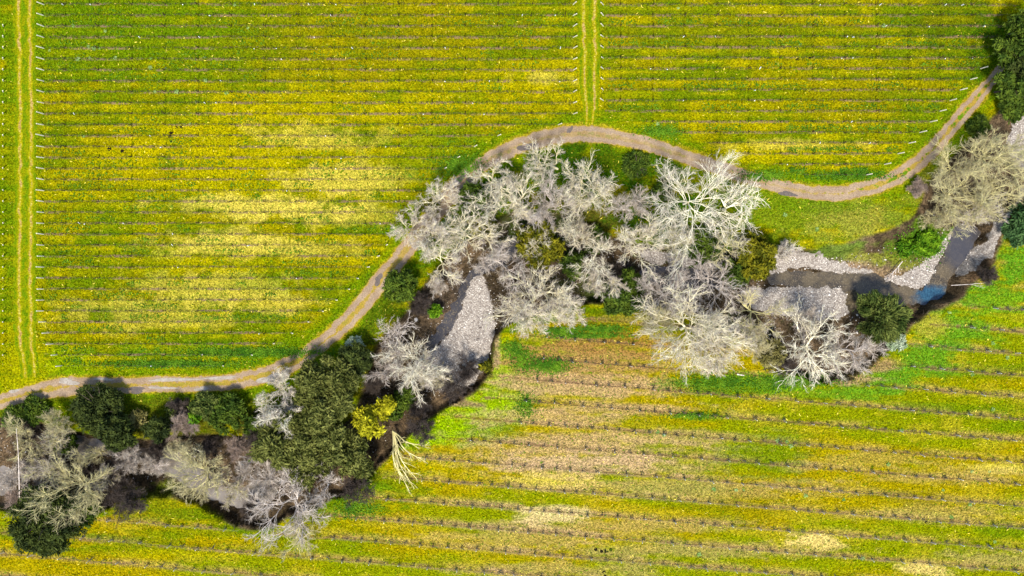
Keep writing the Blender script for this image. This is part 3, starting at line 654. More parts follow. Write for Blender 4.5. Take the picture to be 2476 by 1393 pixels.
def lane_material():
    m = M("grass_lane", 1.0, 0.0); P = m.pos(); k = m.attr("lane"); sp = m.n("SeparateColor"); m.l(k.outputs["Color"], sp.inputs[0]); u, v = sp.outputs[0], sp.outputs[1]
    n1 = m.noise(P, 4.2, 3, .75).outputs[0]; n3 = m.noise(m.pos(1, .45, 1), 1.4, 3, .7).outputs[0]; n2 = m.noise(P, .35, 2).outputs[0]
    c = m.mix(m.ramp(n3, .4, .6), a4(alb(112,144,10)), a4(alb(152,156,10)))
    rut = m.math('ABSOLUTE', m.math('SUBTRACT', m.math('ABSOLUTE', m.math('SUBTRACT', u, 0.5)), 0.25))
    rut = m.math('ADD', rut, m.math('MULTIPLY', m.math('SUBTRACT', n3, .5), .16))
    c = m.mix(m.ramp(rut, .15, .02, 0, .75), c, a4(alb(206,184,20)))
    c = m.mix(m.math('MULTIPLY', m.ramp(rut, .075, .02), m.ramp(n2, .45, .58, .1, .9)), c, a4(alb(196,158,92)))
    pale = m.math('MULTIPLY', m.ramp(rut, .06, .02), m.ramp(m.noise(P, 2.4, 2, .7).outputs[0], .50, .58))
    c = m.mix(m.math('MULTIPLY', pale, .45), c, a4(alb(240,222,130)))
    f = m.ramp(n1, .26, .74, .5, 1.5); vm = m.n("VectorMath", operation='SCALE'); m.l(c, vm.inputs[0]); m.l(f, vm.inputs[3])
    m.col(vm.outputs[0]); m.bump(n1, .6, .15); return m.m
LANE = lane_material()
for A, B, nm in (([(30,-1200),(30,-100),(34,100),(36,400),(33,700),(36,820),(44,880),(50,916)], [(86,-1200),(84,-100),(86,100),(88,400),(86,700),(88,820),(92,880),(96,910)], 'grass_lane'),
             ([(1398,-1200),(1399,-100),(1400,100),(1402,210),(1408,265),(1412,300)], [(1452,-1200),(1451,-100),(1451,100),(1450,210),(1443,265),(1438,300)], 'grass_lane')):
    A = smooth_line(pxs(A), 2); B = smooth_line(pxs(B), 2)
    o, _, _ = ribbon(nm, A, B, LANE, z=0.008, across=9, seed=4, jag=.3); tag(o, kind='structure')

P_PALE = water_mat("puddle_pale", alb(212,200,182), alb(186,172,152), .1, None, 1.2)
P_DARK = water_mat("puddle_dark", alb(112,100,92), alb(132,118,106), .1, None, 1.2)
for i, (x, y, rx, ry, ang, mt) in enumerate([(165,923,22,8,0,P_PALE),(34,946,10,5,-.3,P_PALE),(650,915,24,9,-.25,P_PALE),(488,940,16,5,0,P_PALE),(420,918,70,3.2,0,P_PALE),(530,914,50,3.0,-.06,P_PALE),(250,917,24,3,0,P_PALE),(390,938,30,3,0,P_PALE),(1272,356,18,9,-.2,P_DARK),(1378,314,5,10,.4,P_DARK),(1905,469,24,5,.25,P_DARK),(330,943,22,7,0,P_DARK),(915,676,8,14,.6,P_DARK),(1110,436,20,8,-.9,P_DARK)]):
    t = np.linspace(0, 2 * math.pi, 28, endpoint=False); q = []
    for a in t:
        k_ = 1 + .28 * math.sin(2 * a + i) + .16 * math.sin(3 * a + 2 * i) + .08 * math.sin(5 * a + i)
        ex, ey = rx * math.cos(a) * k_, ry * math.sin(a) * k_
        q.append((x + ex * math.cos(ang) - ey * math.sin(ang), y + ex * math.sin(ang) + ey * math.cos(ang)))
    W_ = pxs(q); zz = max(hz(*p) for p in W_) ; tag(flat_poly('puddle', W_, max(zz, -.06) + .022, mt, 5), kind='structure')
# ------------------------------------------------------------------ BARE TREES
# px of crown centre, crown radius px, label, bark, twig, options
BT = [
 (1672,484,138,"huge white bare tree with limbs radiating wide, reaching over the track bend",WHITE,TW_PALE,dict(limbs=13,tilt=(.6,1.3),H=11,dens=1.1,wander=.15,thick=.45)),
 (1768,500,92,"white bare tree with long crooked limbs, right of the huge white tree",WHITE,TW_PALE,dict(limbs=7,fan=(.1,3.2),H=9,dens=.6,wander=.2)),
 (1420,452,88,"cream bare tree shaped like a starburst, below the top of the track bend",CREAM,TW_PALE,dict(limbs=12,tilt=(.35,1.15),H=11.5)),
 (1318,388,66,"cream bare tree with a bent trunk, leaning over the inner edge of the track bend",CREAM,TW_PALE,dict(limbs=6,fan=(2.6,3.6),off=(2.0,-.6),lean=(-.9,.3),H=8.5,wander=.2)),
 (1200,432,76,"crooked cream bare tree whose twigs spread over the grey part of the track bend",CREAM,TW_PALE,dict(limbs=8,H=10,wander=.22)),
 (1240,490,80,"bare tree with twisted cream limbs just right of the olive shrub by the bend",CREAM,TW_PALE,dict(limbs=9,H=10,wander=.22)),
 (1058,478,62,"pale bare tree standing half over the left side of the track",CREAM,TW_PALE,dict(limbs=7,H=9,dens=1.15)),
 (992,548,50,"small thin bare tree on the field side of the track",CREAM,TW_PALE,dict(limbs=7,H=7,dens=1.1)),
 (1040,570,60,"pale twiggy bare tree over the track below the small thin one",CREAM,TW_PALE,dict(limbs=8,H=8,dens=1.2)),
 (1128,572,80,"cream bare tree with gnarled limbs left of the dark creek water",CREAM,TW_PALE,dict(limbs=9,H=10,wander=.22)),
 (1066,636,60,"bare tree above the dark green tree at the track's left curve",CREAM,TW_PALE,dict(limbs=8,H=9,wander=.2)),
 (1060,690,34,"small grey bare sapling hanging over the dark bank",LILAC,TW_LILAC,dict(limbs=7,H=7,fan=(-1.5,2.6))),
 (1330,490,70,"greyish bare tree between the starburst tree and the crooked trees",LILAC,TW_LILAC,dict(limbs=8,H=9,dens=1.2)),
 (1530,490,56,"grey bare tree directly left of the huge white tree",LILAC,TW_LILAC,dict(limbs=8,H=9,dens=1.15)),
 (1540,575,72,"cream bare tree in the middle of the grove above the shaded creek",CREAM,TW_PALE,dict(limbs=9,H=10,wander=.2)),
 (1640,590,58,"thin cream bare tree just below the huge white tree",YELLOWB,TW_PALE,dict(limbs=8,H=8,dens=.9)),
 (1400,560,66,"pale bare tree over the dark green tree in the grove",CREAM,TW_LILAC,dict(limbs=9,H=10,wander=.2)),
 (1300,600,58,"crooked bare tree with limbs across the mossy green tree",CREAM,TW_PALE,dict(limbs=7,H=10,dens=.6,wander=.24)),
 (1442,628,70,"bare tree with white limbs at the centre of the grove",WHITE,TW_LILAC,dict(limbs=8,H=10,wander=.22)),
 (1462,690,50,"small starburst bare tree above the olive tree by the lower field",CREAM,TW_PALE,dict(limbs=10,H=8,wander=.12)),
 (1222,640,74,"grey bare tree over the top end of the gravel bar",LILAC,TW_LILAC,dict(limbs=9,H=10,dens=1.2)),
 (1318,708,100,"broad cream bare tree whose lower limbs hang over the lower field",CREAM,TW_PALE,dict(limbs=10,H=11)),
 (1275,760,74,"cream bare tree overhanging the right edge of the big gravel bar",CREAM,TW_PALE,dict(limbs=9,H=9,dens=1.15)),
 (1375,745,50,"pale bare tree at the lower right corner of the broad cream tree",CREAM,TW_PALE,dict(limbs=8,H=8)),
 (1765,592,62,"spindly cream bare tree left of the yellow-green tree",YELLOWB,TW_PALE,dict(limbs=7,H=8,dens=.7,wander=.2)),
 (1908,606,36,"small white bare tree at the left end of the upper gravel bar",WHITE,TW_PALE,dict(limbs=9,H=6)),
 (1735,690,88,"bare tree with upright white fan of limbs over the black shade",LILAC,TW_LILAC,dict(limbs=9,H=10,dens=.8)),
 (1625,715,78,"greyish bare tree spreading over the shaded creek",LILAC,TW_LILAC,dict(limbs=9,H=10)),
 (1668,800,128,"largest cream bare tree spreading over the top edge of the lower field",CREAM,TW_PALE,dict(limbs=13,H=12,dens=1.15)),
 (1590,780,62,"yellowish bare tree at the left side of the largest cream tree",YELLOWB,TW_YEL,dict(limbs=8,H=9)),
 (1735,840,78,"dense pale bare tree hanging low over the bright green grass",CREAM,TW_PALE,dict(limbs=10,H=9,dens=1.25)),
 (1845,755,76,"lichen-yellow bare tree left of the big pale gravel patch",YELLOWB,TW_PALE,dict(limbs=10,H=10)),
 (1822,830,48,"small starburst bare tree above the khaki bush",YELLOWB,TW_YEL,dict(limbs=10,H=7)),
 (1985,845,104,"round silvery grey bare tree in the bay of the bank",WHITE,TW_LILAC,dict(limbs=10,H=11,dens=1.1,wander=.2)),
 (2062,850,74,"hazy grey bare tree below the round dark willow",LILAC,TW_LILAC,dict(limbs=9,H=8,dens=1.25)),
 (1960,775,48,"low grey bare tree at the bottom of the pale gravel patch",LILAC,TW_LILAC,dict(limbs=8,H=7)),
 (2425,375,92,"straw-coloured bare tree with a full crown near the right edge",YELLOWB,TW_YEL,dict(limbs=13,H=11,dens=1.1)),
 (2325,410,66,"straw-coloured bare tree closest to the right-hand track curve",YELLOWB,TW_YEL,dict(limbs=9,H=9,wander=.2)),
 (2335,470,86,"lichen-covered bare tree with limbs pointing left over the meadow",YELLOWB,TW_YEL,dict(limbs=10,H=10,wander=.2)),
 (2430,470,82,"straw-coloured bare tree over the gravel at the right edge",YELLOWB,TW_YEL,dict(limbs=10,H=10,dens=1.1)),
 (2290,525,52,"low bare tree hanging over the bright green bushes by the creek",YELLOWB,TW_YEL,dict(limbs=8,H=6)),
 (2385,520,60,"bare tree drooping over the blue-grey creek water",YELLOWB,TW_PALE,dict(limbs=9,H=8)),
 (945,825,64,"dark-stemmed bare tree above the lower end of the gravel bar",LILAC,TW_LILAC,dict(limbs=8,H=8,wander=.2,dens=.8)),
 (1010,880,86,"silvery bare tree over the lower left end of the gravel bar",WHITE,TW_LILAC,dict(limbs=11,H=10,wander=.14)),
 (928,890,52,"grey bare tree between the silvery tree and the big olive tree",LILAC,TW_LILAC,dict(limbs=8,H=8)),
 (1045,925,46,"small bare tree at the bottom tip of the gravel bar",LILAC,TW_YEL,dict(limbs=8,H=7)),
 (680,935,54,"white bare tree touching the track's lower edge",WHITE,TW_PALE,dict(limbs=8,H=8,wander=.2)),
 (662,988,54,"white bare tree left of the big olive tree",WHITE,TW_PALE,dict(limbs=9,H=9,wander=.2,fan=(-1.8,4.4))),
 (470,1160,84,"rounded straw-cream bare tree beside the pale water",YELLOWB,TW_YEL,dict(limbs=12,H=10)),
 (548,1190,50,"grey-cream bare tree joined to the right of the rounded straw tree",YELLOWB,TW_LILAC,dict(limbs=8,H=8)),
 (345,1140,44,"small grey bare bush on the bank of the pale water",LILAC,TW_LILAC,dict(limbs=8,H=6)),
 (690,1225,96,"wide grey bare tree at the tip of the bank over the lower field",LILAC,TW_LILAC,dict(limbs=11,H=10)),
 (640,1165,50,"grey bare tree leaning over the right end of the pale water",LILAC,TW_LILAC,dict(limbs=8,H=8)),
 (778,1190,50,"dark-twigged bare tree just below the big olive tree",LILAC,TW_LILAC,dict(limbs=8,H=8,dens=.8)),
 (720,1300,52,"sparse straw-coloured bare tree hanging over the vine rows",YELLOWB,TW_YEL,dict(limbs=8,H=5,dens=.7)),
 (165,1190,96,"large bare tree with golden limbs above the bottom-left dark tree",YELLOWB,TW_YEL,dict(limbs=11,H=11)),
 (100,1105,72,"hazy pale bare tree left of the golden-limbed tree",YELLOWB,TW_LILAC,dict(limbs=9,H=9)),
 (132,1028,46,"small straw-coloured bare tree left of the dark round tree",YELLOWB,TW_YEL,dict(limbs=8,H=7)),
 (34,1070,56,"yellowish bare tree crossed by the long pale pole at the left edge",YELLOWB,TW_YEL,dict(limbs=8,H=8)),
 (14,1165,48,"grey bare tree at the left edge beside the pale pole",LILAC,TW_LILAC,dict(limbs=8,H=8)),
 (205,1110,50,"bare tree with dark gaps just below the dark round tree",YELLOWB,TW_YEL,dict(limbs=8,H=8,dens=.7)),
 (300,1112,44,"grey-brown bare tree over the left end of the pale water",LILAC,TW_LILAC,dict(limbs=8,H=6)),
 (425,1092,36,"small straw-coloured bare tree directly below the round pinkish shrub",YELLOWB,TW_YEL,dict(limbs=8,H=6)),
 (596,1138,46,"grey bare tree between the pinkish brown shrub and the oak cluster",LILAC,TW_LILAC,dict(limbs=8,H=7)),
 (72,1160,52,"grey bare tree just right of the long pale pole",LILAC,TW_LILAC,dict(limbs=8,H=7)),
 (238,1160,44,"straw-grey bare tree right of the golden-limbed tree's crown",YELLOWB,TW_LILAC,dict(limbs=8,H=6)),
]
for i, (x, y, rp, lab, bk, tw, kw) in enumerate(BT):
    add_bare(x, y, rp, lab, bk, tw, seed=i, group="bare winter trees along the creek", **kw)
# twiggy leafless shrubs
for i, (x, y, rp, lab, tw) in enumerate([
 (447,1022,38,"round pinkish twiggy shrub above the pale water",TW_PINK),(572,1088,40,"pinkish brown twiggy shrub left of the big olive tree",TW_PINK),
 (362,1100,34,"dark twiggy shrub at the left bank of the pale water",TW_BROWN),(285,1200,50,"brown leafless shrub right of the golden-limbed tree",TW_BROWN),
 (325,1215,40,"brown leafless shrub beside the olive grass patch",TW_BROWN),(1020,1040,40,"brown brush mass on the cut bank edge",TW_BROWN),
 (865,1185,44,"dark brush below the big olive tree's right side",TW_BROWN),(1090,935,50,"dark brush beneath the cut bank at the gravel's end",TW_BROWN),
 (1130,900,36,"sparse brush on the shaded cut bank",TW_BROWN),(2395,665,26,"dead brown brush on the right-hand cut bank",TW_BROWN),
 (40,1215,50,"grey-brown leafless shrub at the left edge above the dark tree",TW_PINK),(270,1140,50,"dark brown brush mound left of the pale water",TW_BROWN),
 (1010,735,38,"dark twiggy shrub on the slope above the gravel bar",TW_BROWN),(1905,880,34,"dark brush on the bank left of the round silvery tree",TW_BROWN),
 (2222,455,22,"thin brown brush on the meadow's right edge",TW_PINK),(500,1085,34,"brown brush on the upper bank of the pale water",TW_BROWN),(1500,665,36,"dark brush by the shaded creek under the grove",TW_BROWN),
 (430,985,26,"reddish brown brush beside the grass verge above the pinkish shrub",TW_BROWN),(620,1060,34,"brown brush against the left edge of the oak cluster",TW_BROWN),(235,1170,44,"dark brush between the golden-limbed tree and the brown shrubs",TW_BROWN),
 (60,1050,40,"grey-brown brush below the low shrub at far left",TW_BROWN),(1000,985,34,"dark brush at the foot of the silvery bare tree",TW_BROWN),(905,925,36,"dark brush right of the very dark green tree",TW_BROWN),(600,1240,34,"brown brush in the shade of the cut bank below the pale water",TW_BROWN)]):
    add_bare(x, y, rp, lab, tw, tw, H=2.2 + rp * .03, seed=200 + i, name='twiggy_shrub', kind_='shrub', group="leafless shrubs on the banks", limbs=11, tilt=(.2, 1.2), dens=1.1, th=.08, thick=.5)

# ------------------------------------------------------------------ LEAFY TREES AND SHRUBS
LT = [
 (232,985,76,"dark green round tree touching the track at lower left",'dark',dict(H=5,lobes=60)),
 (278,1050,50,"dark green tree joined to the lower right of the round dark tree",'dark',dict(H=8)),
 (330,1012,28,"small khaki bush between the dark round tree and the bluish-green one",'khaki',dict(H=2.6,leaves=1300)),
 (424,1002,28,"small grey-green bush beside the pinkish twiggy shrub",'needle',dict(H=2.6,leaves=1300)),
 (612,1035,32,"dark green bush tucked under the oak cluster's left edge",'green',dict(H=4,leaves=1700)),
 (140,1078,32,"dark green bush under the bare trees left of the small pale pool",'green',dict(H=3.5,leaves=1700)),
 (376,1038,38,"small dark bluish-green tree on its own above the pale water",'dark',dict(H=6)),
 (548,1000,56,"dark green bushy tree between the track and the olive tree",'green',dict(H=4.9)),
 (495,985,42,"grey-green shrubby tree left of the dark bushy tree",'needle',dict(H=4.7,lobes=40)),
 (785,935,88,"upper crown of olive-green oaks just below the track curve",'olive',dict(lobes=26,H=10)),
 (684,1062,84,"olive-green oak on the left side of the oak cluster",'olive',dict(lobes=26,H=10)),
 (826,1105,82,"light olive oak at the bottom right of the oak cluster",'olive',dict(lobes=26,H=10)),
 (775,1020,78,"olive-green oak in the middle of the oak cluster",'olive',dict(lobes=26,H=10.5)),
 (735,1132,58,"olive oak at the bottom of the oak cluster",'olive',dict(lobes=26,H=9)),
 (858,868,48,"very dark green tree between the oaks and the grey bare trees",'dark',dict(H=7)),
 (888,1025,46,"bright yellow-green tree against the olive oaks",'gold',dict(H=9,lobes=46,size=.22)),
 (928,985,28,"yellow-green treetop leaning from the bright yellow tree",'gold',dict(H=8,leaves=1800)),
 (104,1264,98,"dark olive tree in the bottom left corner",'dark',dict(H=9,lobes=60)),
 (180,1240,50,"dark green tree under the golden-limbed bare tree",'green',dict(H=6)),
 (80,992,42,"low dark shrub beside the track at far left",'green',dict(H=2.4)),
 (30,1010,34,"small dark bush at the left edge below the track",'green',dict(H=3)),
 (965,690,48,"dark green tree in the inner bend where the track runs diagonal",'green',dict(H=7)),
 (1148,492,56,"olive shrubby tree enclosed by crooked bare trees",'green',dict(H=6)),
 (1165,545,40,"dark olive shrub left of the shaded creek water",'moss',dict(H=5)),
 (1305,590,72,"mossy green tree in the heart of the grove",'moss',dict(H=7)),
 (1445,578,40,"deep green small tree in the grove right of the mossy one",'green',dict(H=6)),
 (1395,640,44,"dark green tree beneath the bare tree with white limbs",'green',dict(H=5)),
 (1512,712,66,"dark olive tree on the edge of the lower field",'green',dict(H=6,lobes=50)),
 (1835,618,66,"yellow-green tree left of the upper gravel bar",'moss',dict(H=9,lobes=55)),
 (1790,660,44,"dark mossy tree at the lower left of the yellow-green tree",'green',dict(H=6)),
 (2150,765,76,"round dark willow with needle-like sprays beside the blue pool",'needle',dict(H=6,lobes=34,elong=2.6,spiky=True,size=.17)),
 (2172,826,30,"pale silvery green shrub at the foot of the dark willow",'silver',dict(H=2.6,leaves=1800)),
 (856,838,27,"pale silvery plant beside the very dark green tree",'silver',dict(H=3,leaves=1300)),
 (2462,118,56,"dark oak at the top of the right edge",'green',dict(H=10,lobes=60)),
 (2450,205,50,"dark green oak beside the narrow end of the track",'green',dict(H=10,lobes=60)),
 (2486,60,48,"dark oak in the top right corner",'green',dict(H=10)),
 (2500,165,60,"dark oak cut off by the right edge",'dark',dict(H=11)),
 (2455,262,40,"low dark green shrub under the right edge oaks",'green',dict(H=5)),
 (2372,308,34,"low dark bush between the track and the straw-coloured trees",'green',dict(H=2.5)),
 (2462,560,42,"bluish green shrub at the right edge above the green slope",'blue',dict(H=4)),
 (2490,520,44,"dark blue-green tree cut off by the right edge",'blue',dict(H=6)),
 (1872,858,44,"khaki leafy bush left of the round silvery tree",'khaki',dict(H=4,size=.24)),
 (1048,752,20,"small bright green bush on the shaded slope by the gravel bar",'bright',dict(H=2,leaves=900)),
 (1172,888,18,"small mossy bush below the shaded cut bank",'moss',dict(H=2,leaves=700)),
 (2252,588,40,"bright green leafy bushes at the creek's left bank",'bright',dict(H=1.8,leaves=2600)),
 (2205,598,26,"small bright green bush on the grassy terrace",'bright',dict(H=1.2,leaves=900)),
 (950,1000,24,"dark green shrub right of the yellow-green treetop",'green',dict(H=3,leaves=900)),
 (975,965,36,"dark green shrub under the silvery bare tree's lower twigs",'green',dict(H=4)),
 (470,1010,20,"small bright green sapling in the dark shrubs",'bright',dict(H=5,leaves=500)),
 (1040,500,24,"small green shrub inside the track's shaded bend",'moss',dict(H=3,leaves=700)),
 (1540,400,40,"low green thicket below the track right of the starburst tree",'green',dict(H=1.6,leaves=2400)),
 (1700,590,56,"dark green undergrowth shrub below the huge white tree",'green',dict(H=2.4,leaves=3200)),
 (1605,470,36,"dark green shrub under the huge white tree's left limbs",'green',dict(H=2.2,leaves=1500)),
]
for i, (x, y, rp, lab, mt, kw) in enumerate(LT):
    shrub = kw.get('H', 9) < 4.6
    add_leafy(x, y, rp, lab, mt, seed=i, name='leafy_shrub' if shrub else 'evergreen_tree', kind_='shrub' if shrub else 'tree', group="leafy shrubs by the creek" if shrub else "leafy trees by the creek", **kw)

# ------------------------------------------------------------------ dead wood
def dead_wood(name, label, pts, r0, mat, side=0, seed=0, cat='dead wood'):
    r = np.random.default_rng(seed); P = smooth_line(np.array(pts, float), 2)[None]; n = P.shape[1]
    parts = [tubes(P, np.linspace(r0, r0 * .3, n)[None], 6)]
    L = np.array([np.linalg.norm(np.diff(P[0], axis=0), axis=1).sum()])
    if side:
        st, di, L2, t = spawn(r, P, L, side, .3, .5, .4); P2 = grow(r, st, di, L2, 7, .12, .01)
        parts.append(tubes(P2, np.linspace(r0 * .4, r0 * .12, 7)[None].repeat(len(L2), 0), 4))
        st, di, L3, t = spawn(r, P2, L2, 5, .2, .5, .45); P3 = grow(r, st, di, L3, 5, .15, .01)
        parts.append(tubes(P3, np.linspace(.03, .012, 5)[None].repeat(len(L3), 0), 3))
    V, F = join(parts); c = V.mean(0); c[2] = V[:, 2].min()
    o = link(name, mk_mesh(name, V - c, F, mat, True), None, c); return tag(o, label, cat)
def p3(x, y, z): q = px(x, y, z); return (q[0], q[1], z)
dead_wood('dead_trunk', "long straight pale dead pole leaning across the bare trees at far left", [p3(47,1205,3.4), p3(46,1150,5.0), p3(44,1090,6.4), p3(39,1035,7.6)], .07, LILAC, seed=1)
dead_wood('fallen_branch', "pale forked branch lying above the rounded straw-cream tree", [p3(468,1084,-1.2), p3(485,1092,-1.1), p3(510,1090,-1.2)], .12, WHITE, side=2, seed=2)
dead_wood('fallen_log', "short grey log in the bright grass below the largest cream tree", [p3(1782,905,.1), p3(1800,908,.14)], .16, LILAC, seed=3)
dead_wood('driftwood', "bleached spiky driftwood root on the muddy spit by the creek", [p3(2182,632,-2.2), p3(2168,650,-2.0), p3(2150,668,-2.3)], .09, LILAC, side=12, seed=4)
dead_wood('fallen_branch', "grey branch jutting over the bank edge right of the blue pool", [p3(2300,690,-.4), p3(2340,688,.2), p3(2385,684,.25)], .04, LILAC, side=3, seed=5)
# leaning tree falling over the lower field
root = thing('leaning_tree', (*px(948,1045,0), -1.0), "leaning bare tree fallen out over the edge of the lower field", 'bare tree')
rr = np.random.default_rng(8); base = np.array([*px(948,1045,0), -1.0])
ends = [(985,1178,.8),(968,1150,1.0),(1000,1150,1.2),(1018,1110,1.6),(1026,1078,2.2),(992,1165,.7)]
P = []
for (x, y, z) in ends:
    e = np.array(p3(x, y, z)); mid = base * .45 + e * .55 + np.array([-.5, -.3, 1.4]); m2 = base * .8 + e * .2 + np.array([0, 0, .8])
    P.append(smooth_line(np.array([base, m2, mid, e]), 2)[:16])
mn = min(len(q) for q in P); P = np.array([q[:mn] for q in P]) - base; L = np.linalg.norm(P[:, -1] - P[:, 0], axis=1)
v, f = tubes(P, np.linspace(.15, .03, mn)[None].repeat(len(P), 0), 6); link('trunk', mk_mesh('trunk', v, f, YELLOWB, True), root)
st, di, L2, t = spawn(rr, P, L, 9, .35, .35, .30); P2 = grow(rr, st, di, L2, 6, .12, -.02)
st, di, L3, t = spawn(rr, P2, L2, 4, .2, .4, .4); P3 = grow(rr, st, di, L3, 4, .12, -.02)
v, f = join([tubes(P2, np.linspace(.045, .02, 6)[None].repeat(len(P2), 0), 4), tubes(P3, np.linspace(.022, .012, 4)[None].repeat(len(P3), 0), 3)])
link('crown', mk_mesh('crown', v, f, YELLOWB, True), root)

# ------------------------------------------------------------------ VINEYARD
def simple(name, c, rough=.8, spec=.2, var=.25, scale=3.0):
    m = M(name, rough, spec); n = m.noise(m.pos(), scale, 2).outputs[0]
    m.col(m.mix(m.ramp(n, .3, .7), a4(c), a4(np.asarray(c) * (1 - var)))); return m.m
POST_B = simple("post_rust", alb(96,66,34)); POST_W = simple("post_pale_wood", alb(250,238,206,1.5)); STAKE = simple("stake_white", alb(248,246,238,1.6))
WIRE = simple("wire_dark", alb(70,56,40)); WIRE_L = simple("wire_pale", alb(196,180,140)); TUBE = simple("grow_tube_white", alb(255,255,250,1.8)); VINE = simple("vine_bark", alb(116,104,90)); VLEAF = leaf_mat("vine_leaf", alb(64,70,60), alb(130,138,116))
THIS = leaf_mat("thistle_leaf", alb(130,176,70,1.1), alb(200,224,140,1.2)); CLOD = simple("molehill", alb(44,38,22), .95, .05)
def ordw(n):
    one = ["","first","second","third","fourth","fifth","sixth","seventh","eighth","ninth","tenth","eleventh","twelfth","thirteenth","fourteenth","fifteenth","sixteenth","seventeenth","eighteenth","nineteenth"]
    tens = {20:"twentieth",30:"thirtieth",40:"fortieth"}; tn = {2:"twenty",3:"thirty",4:"forty"}
    if n < 20: return one[n]
    return tens[n] if n % 10 == 0 else tn[n // 10] + "-" + one[n % 10]
def post_mesh(name, h, rad, mat, dx=0.0, S=6, cap=True):
    P = np.array([[[0, 0, -.25], [dx * .5, 0, h * .5], [dx, 0, h]]]); V, F = tubes(P, np.full((1, 3), rad), S)
    k = 3 * S; V = np.concatenate([V, [[dx, 0, h + .01]]]); 
    C = np.array([[2 * S + s, 2 * S + (s + 1) % S, k, k] for s in range(S)])
    me = bpy.data.meshes.new(name); fs = [tuple(a) for a in F] + [(int(a[0]), int(a[1]), k) for a in C]
    me.from_pydata([tuple(v) for v in V], [], fs); me.update(); me.materials.append(mat); return me
LINE = post_mesh('line_post', 1.5, .055, POST_B); EW = post_mesh('end_post', 1.35, .075, POST_W, -.5); EE = post_mesh('end_post', 1.35, .075, POST_W, .5)
STK = post_mesh('vine_stake', 1.5, .045, STAKE); TB = post_mesh('grow_tube', .5, .06, TUBE, 0, 6)
def row_left_end(y): return float(np.interp(y, [0, 750, 778, 804, 831, 857, 884], [107, 107, 112, 120, 130, 139, 152]))
rn = np.array(ROAD_N, float)
west_side = rn[(rn[:, 0] > 500) & (rn[:, 0] < 1430)]; east_side = rn[(rn[:, 0] > 1990) & (rn[:, 0] < 2460)]; mid_side = rn[(rn[:, 0] > 1428) & (rn[:, 0] < 2045)]
def left_right_end(y):
    if y < 285: return 1385.0
    return float(np.interp(y, west_side[::-1, 1], west_side[::-1, 0])) - float(np.interp(y, [290, 330, 500, 700, 890], [62, 60, 30, 36, 110]))
def right_left_end(y):
    if y < 262: return 1460.0
    return float(np.interp(y, [268, 292, 319, 345, 369, 395, 422], [1487, 1542, 1618, 1695, 1772, 1850, 1926]))
def right_right_end(y):
    if y < 150: return float(np.interp(y, [0, 150], [2440, 2400]))
    return float(np.interp(y, [160, 185, 210, 237, 262, 288, 315, 340, 367, 391, 421], [2376, 2352, 2328, 2302, 2277, 2255, 2228, 2203, 2174, 2150, 2092]))
posts = []; vine_l = []; tubespots = []; wires = []
GP = "brown line posts in the vine rows"; GE = "pale slanting end posts of the vine rows"; GW = "trellis wires"
rt = np.random.default_rng(77)
def rowspec():
    for i in range(34):
        y = 11 + 26.45 * i; yield 'left', i + 1, y, row_left_end(y), left_right_end(y), 158.0, 80.6
    for i in range(17):
        y = 12 + 25.7 * i; yield 'right', i + 1, y, right_left_end(y), right_right_end(y), 1500.0, 77.2
for blk, rno, y, x0, x1, ps, pd in rowspec():
    a = px(x0, y); b = px(x1, y)
    for (p_, me, side, cond) in ((a, EW, 'left', blk == 'left' or y < 262), (b, EE, 'right', True)):
        if not cond or (blk == 'right' and side == 'right' and y < 150): continue
        o = link('end_post', me, None, (p_[0], p_[1], hz(*p_))); o.rotation_euler = (0, rt.normal(0, .04), rt.normal(0, .09)); o.scale[2] = rt.uniform(.9, 1.08)
        tag(o, "pale slanting end post at the %s end of the %s row in the %s block" % (side, ordw(rno), blk), 'end post', GE)
    k = 0; x = ps; n = 0
    while x < x1 - 12:
        if x > x0 + 10:
            n += 1; q = px(x + rt.normal(0, .8), y + rt.normal(0, .4)); posts.append((math.hypot(*q), q, blk, rno, n))
        x += pd
    # wires: two strands in one trellis
    n = 40; xs = np.linspace(a[0], b[0], n); zz = height(xs, np.full(n, a[1]))
    P1 = np.stack([xs, np.full(n, a[1]), zz + .55], 1); P2 = np.stack([xs, np.full(n, a[1] + .02), zz + 1.15], 1)
    v, f = join([tubes(P1[None], np.full((1, n), .008), 3), tubes(P2[None], np.full((1, n), .005), 3)])
    c = np.array([xs[0], a[1], zz[0]]); o = link('trellis_wire', mk_mesh('trellis_wire', v - c, f, WIRE), None, c)
    tag(o, "thin trellis wires strung along the %s vine row of the %s block" % (ordw(rno), blk), 'wire', GW)
    xx = x0 + 14
    while xx < x1 - 6:
        vine_l.append((xx + rt.normal(0, 1.2), y + rt.normal(0, .5))); xx += 13.2
    dens = .022 if rt.random() < .5 else .008
    for xx in np.arange(x0 + 20, x1 - 10, 13.2):
        if rt.random() < dens * 1.5: tubespots.append((blk, rno, xx, y + .8))
posts.sort(key=lambda t: -t[0])
keep = set(id(p) for p in posts[:300])
for p in posts[:300]:
    _, q, blk, rno, n = p; o = link('line_post', LINE, None, (q[0], q[1], hz(*q))); o.rotation_euler = (rt.normal(0, .04), rt.normal(0, .04), rt.random() * 6); o.scale[2] = rt.uniform(.88, 1.1)
    tag(o, "brown line post, %s from the left in the %s row of the %s block" % (ordw(n), ordw(rno), blk), 'line post', GP)
vv, ff = [], []
S_ = 5; off = 0; pl = []
for p in posts[300:]:
    q = p[1]; z = hz(*q); pl.append([[q[0], q[1], z - .2], [q[0] + rt.normal(0, .05), q[1] + rt.normal(0, .05), z + 1.42]])
v, f = tubes(np.array(pl), np.full((len(pl), 2), .055), 5); tag(link('line_post_rest', mk_mesh('line_post_rest', v, f, POST_B)), kind='stuff')
bpy.data.objects['line_post_rest'].name = 'line_posts'
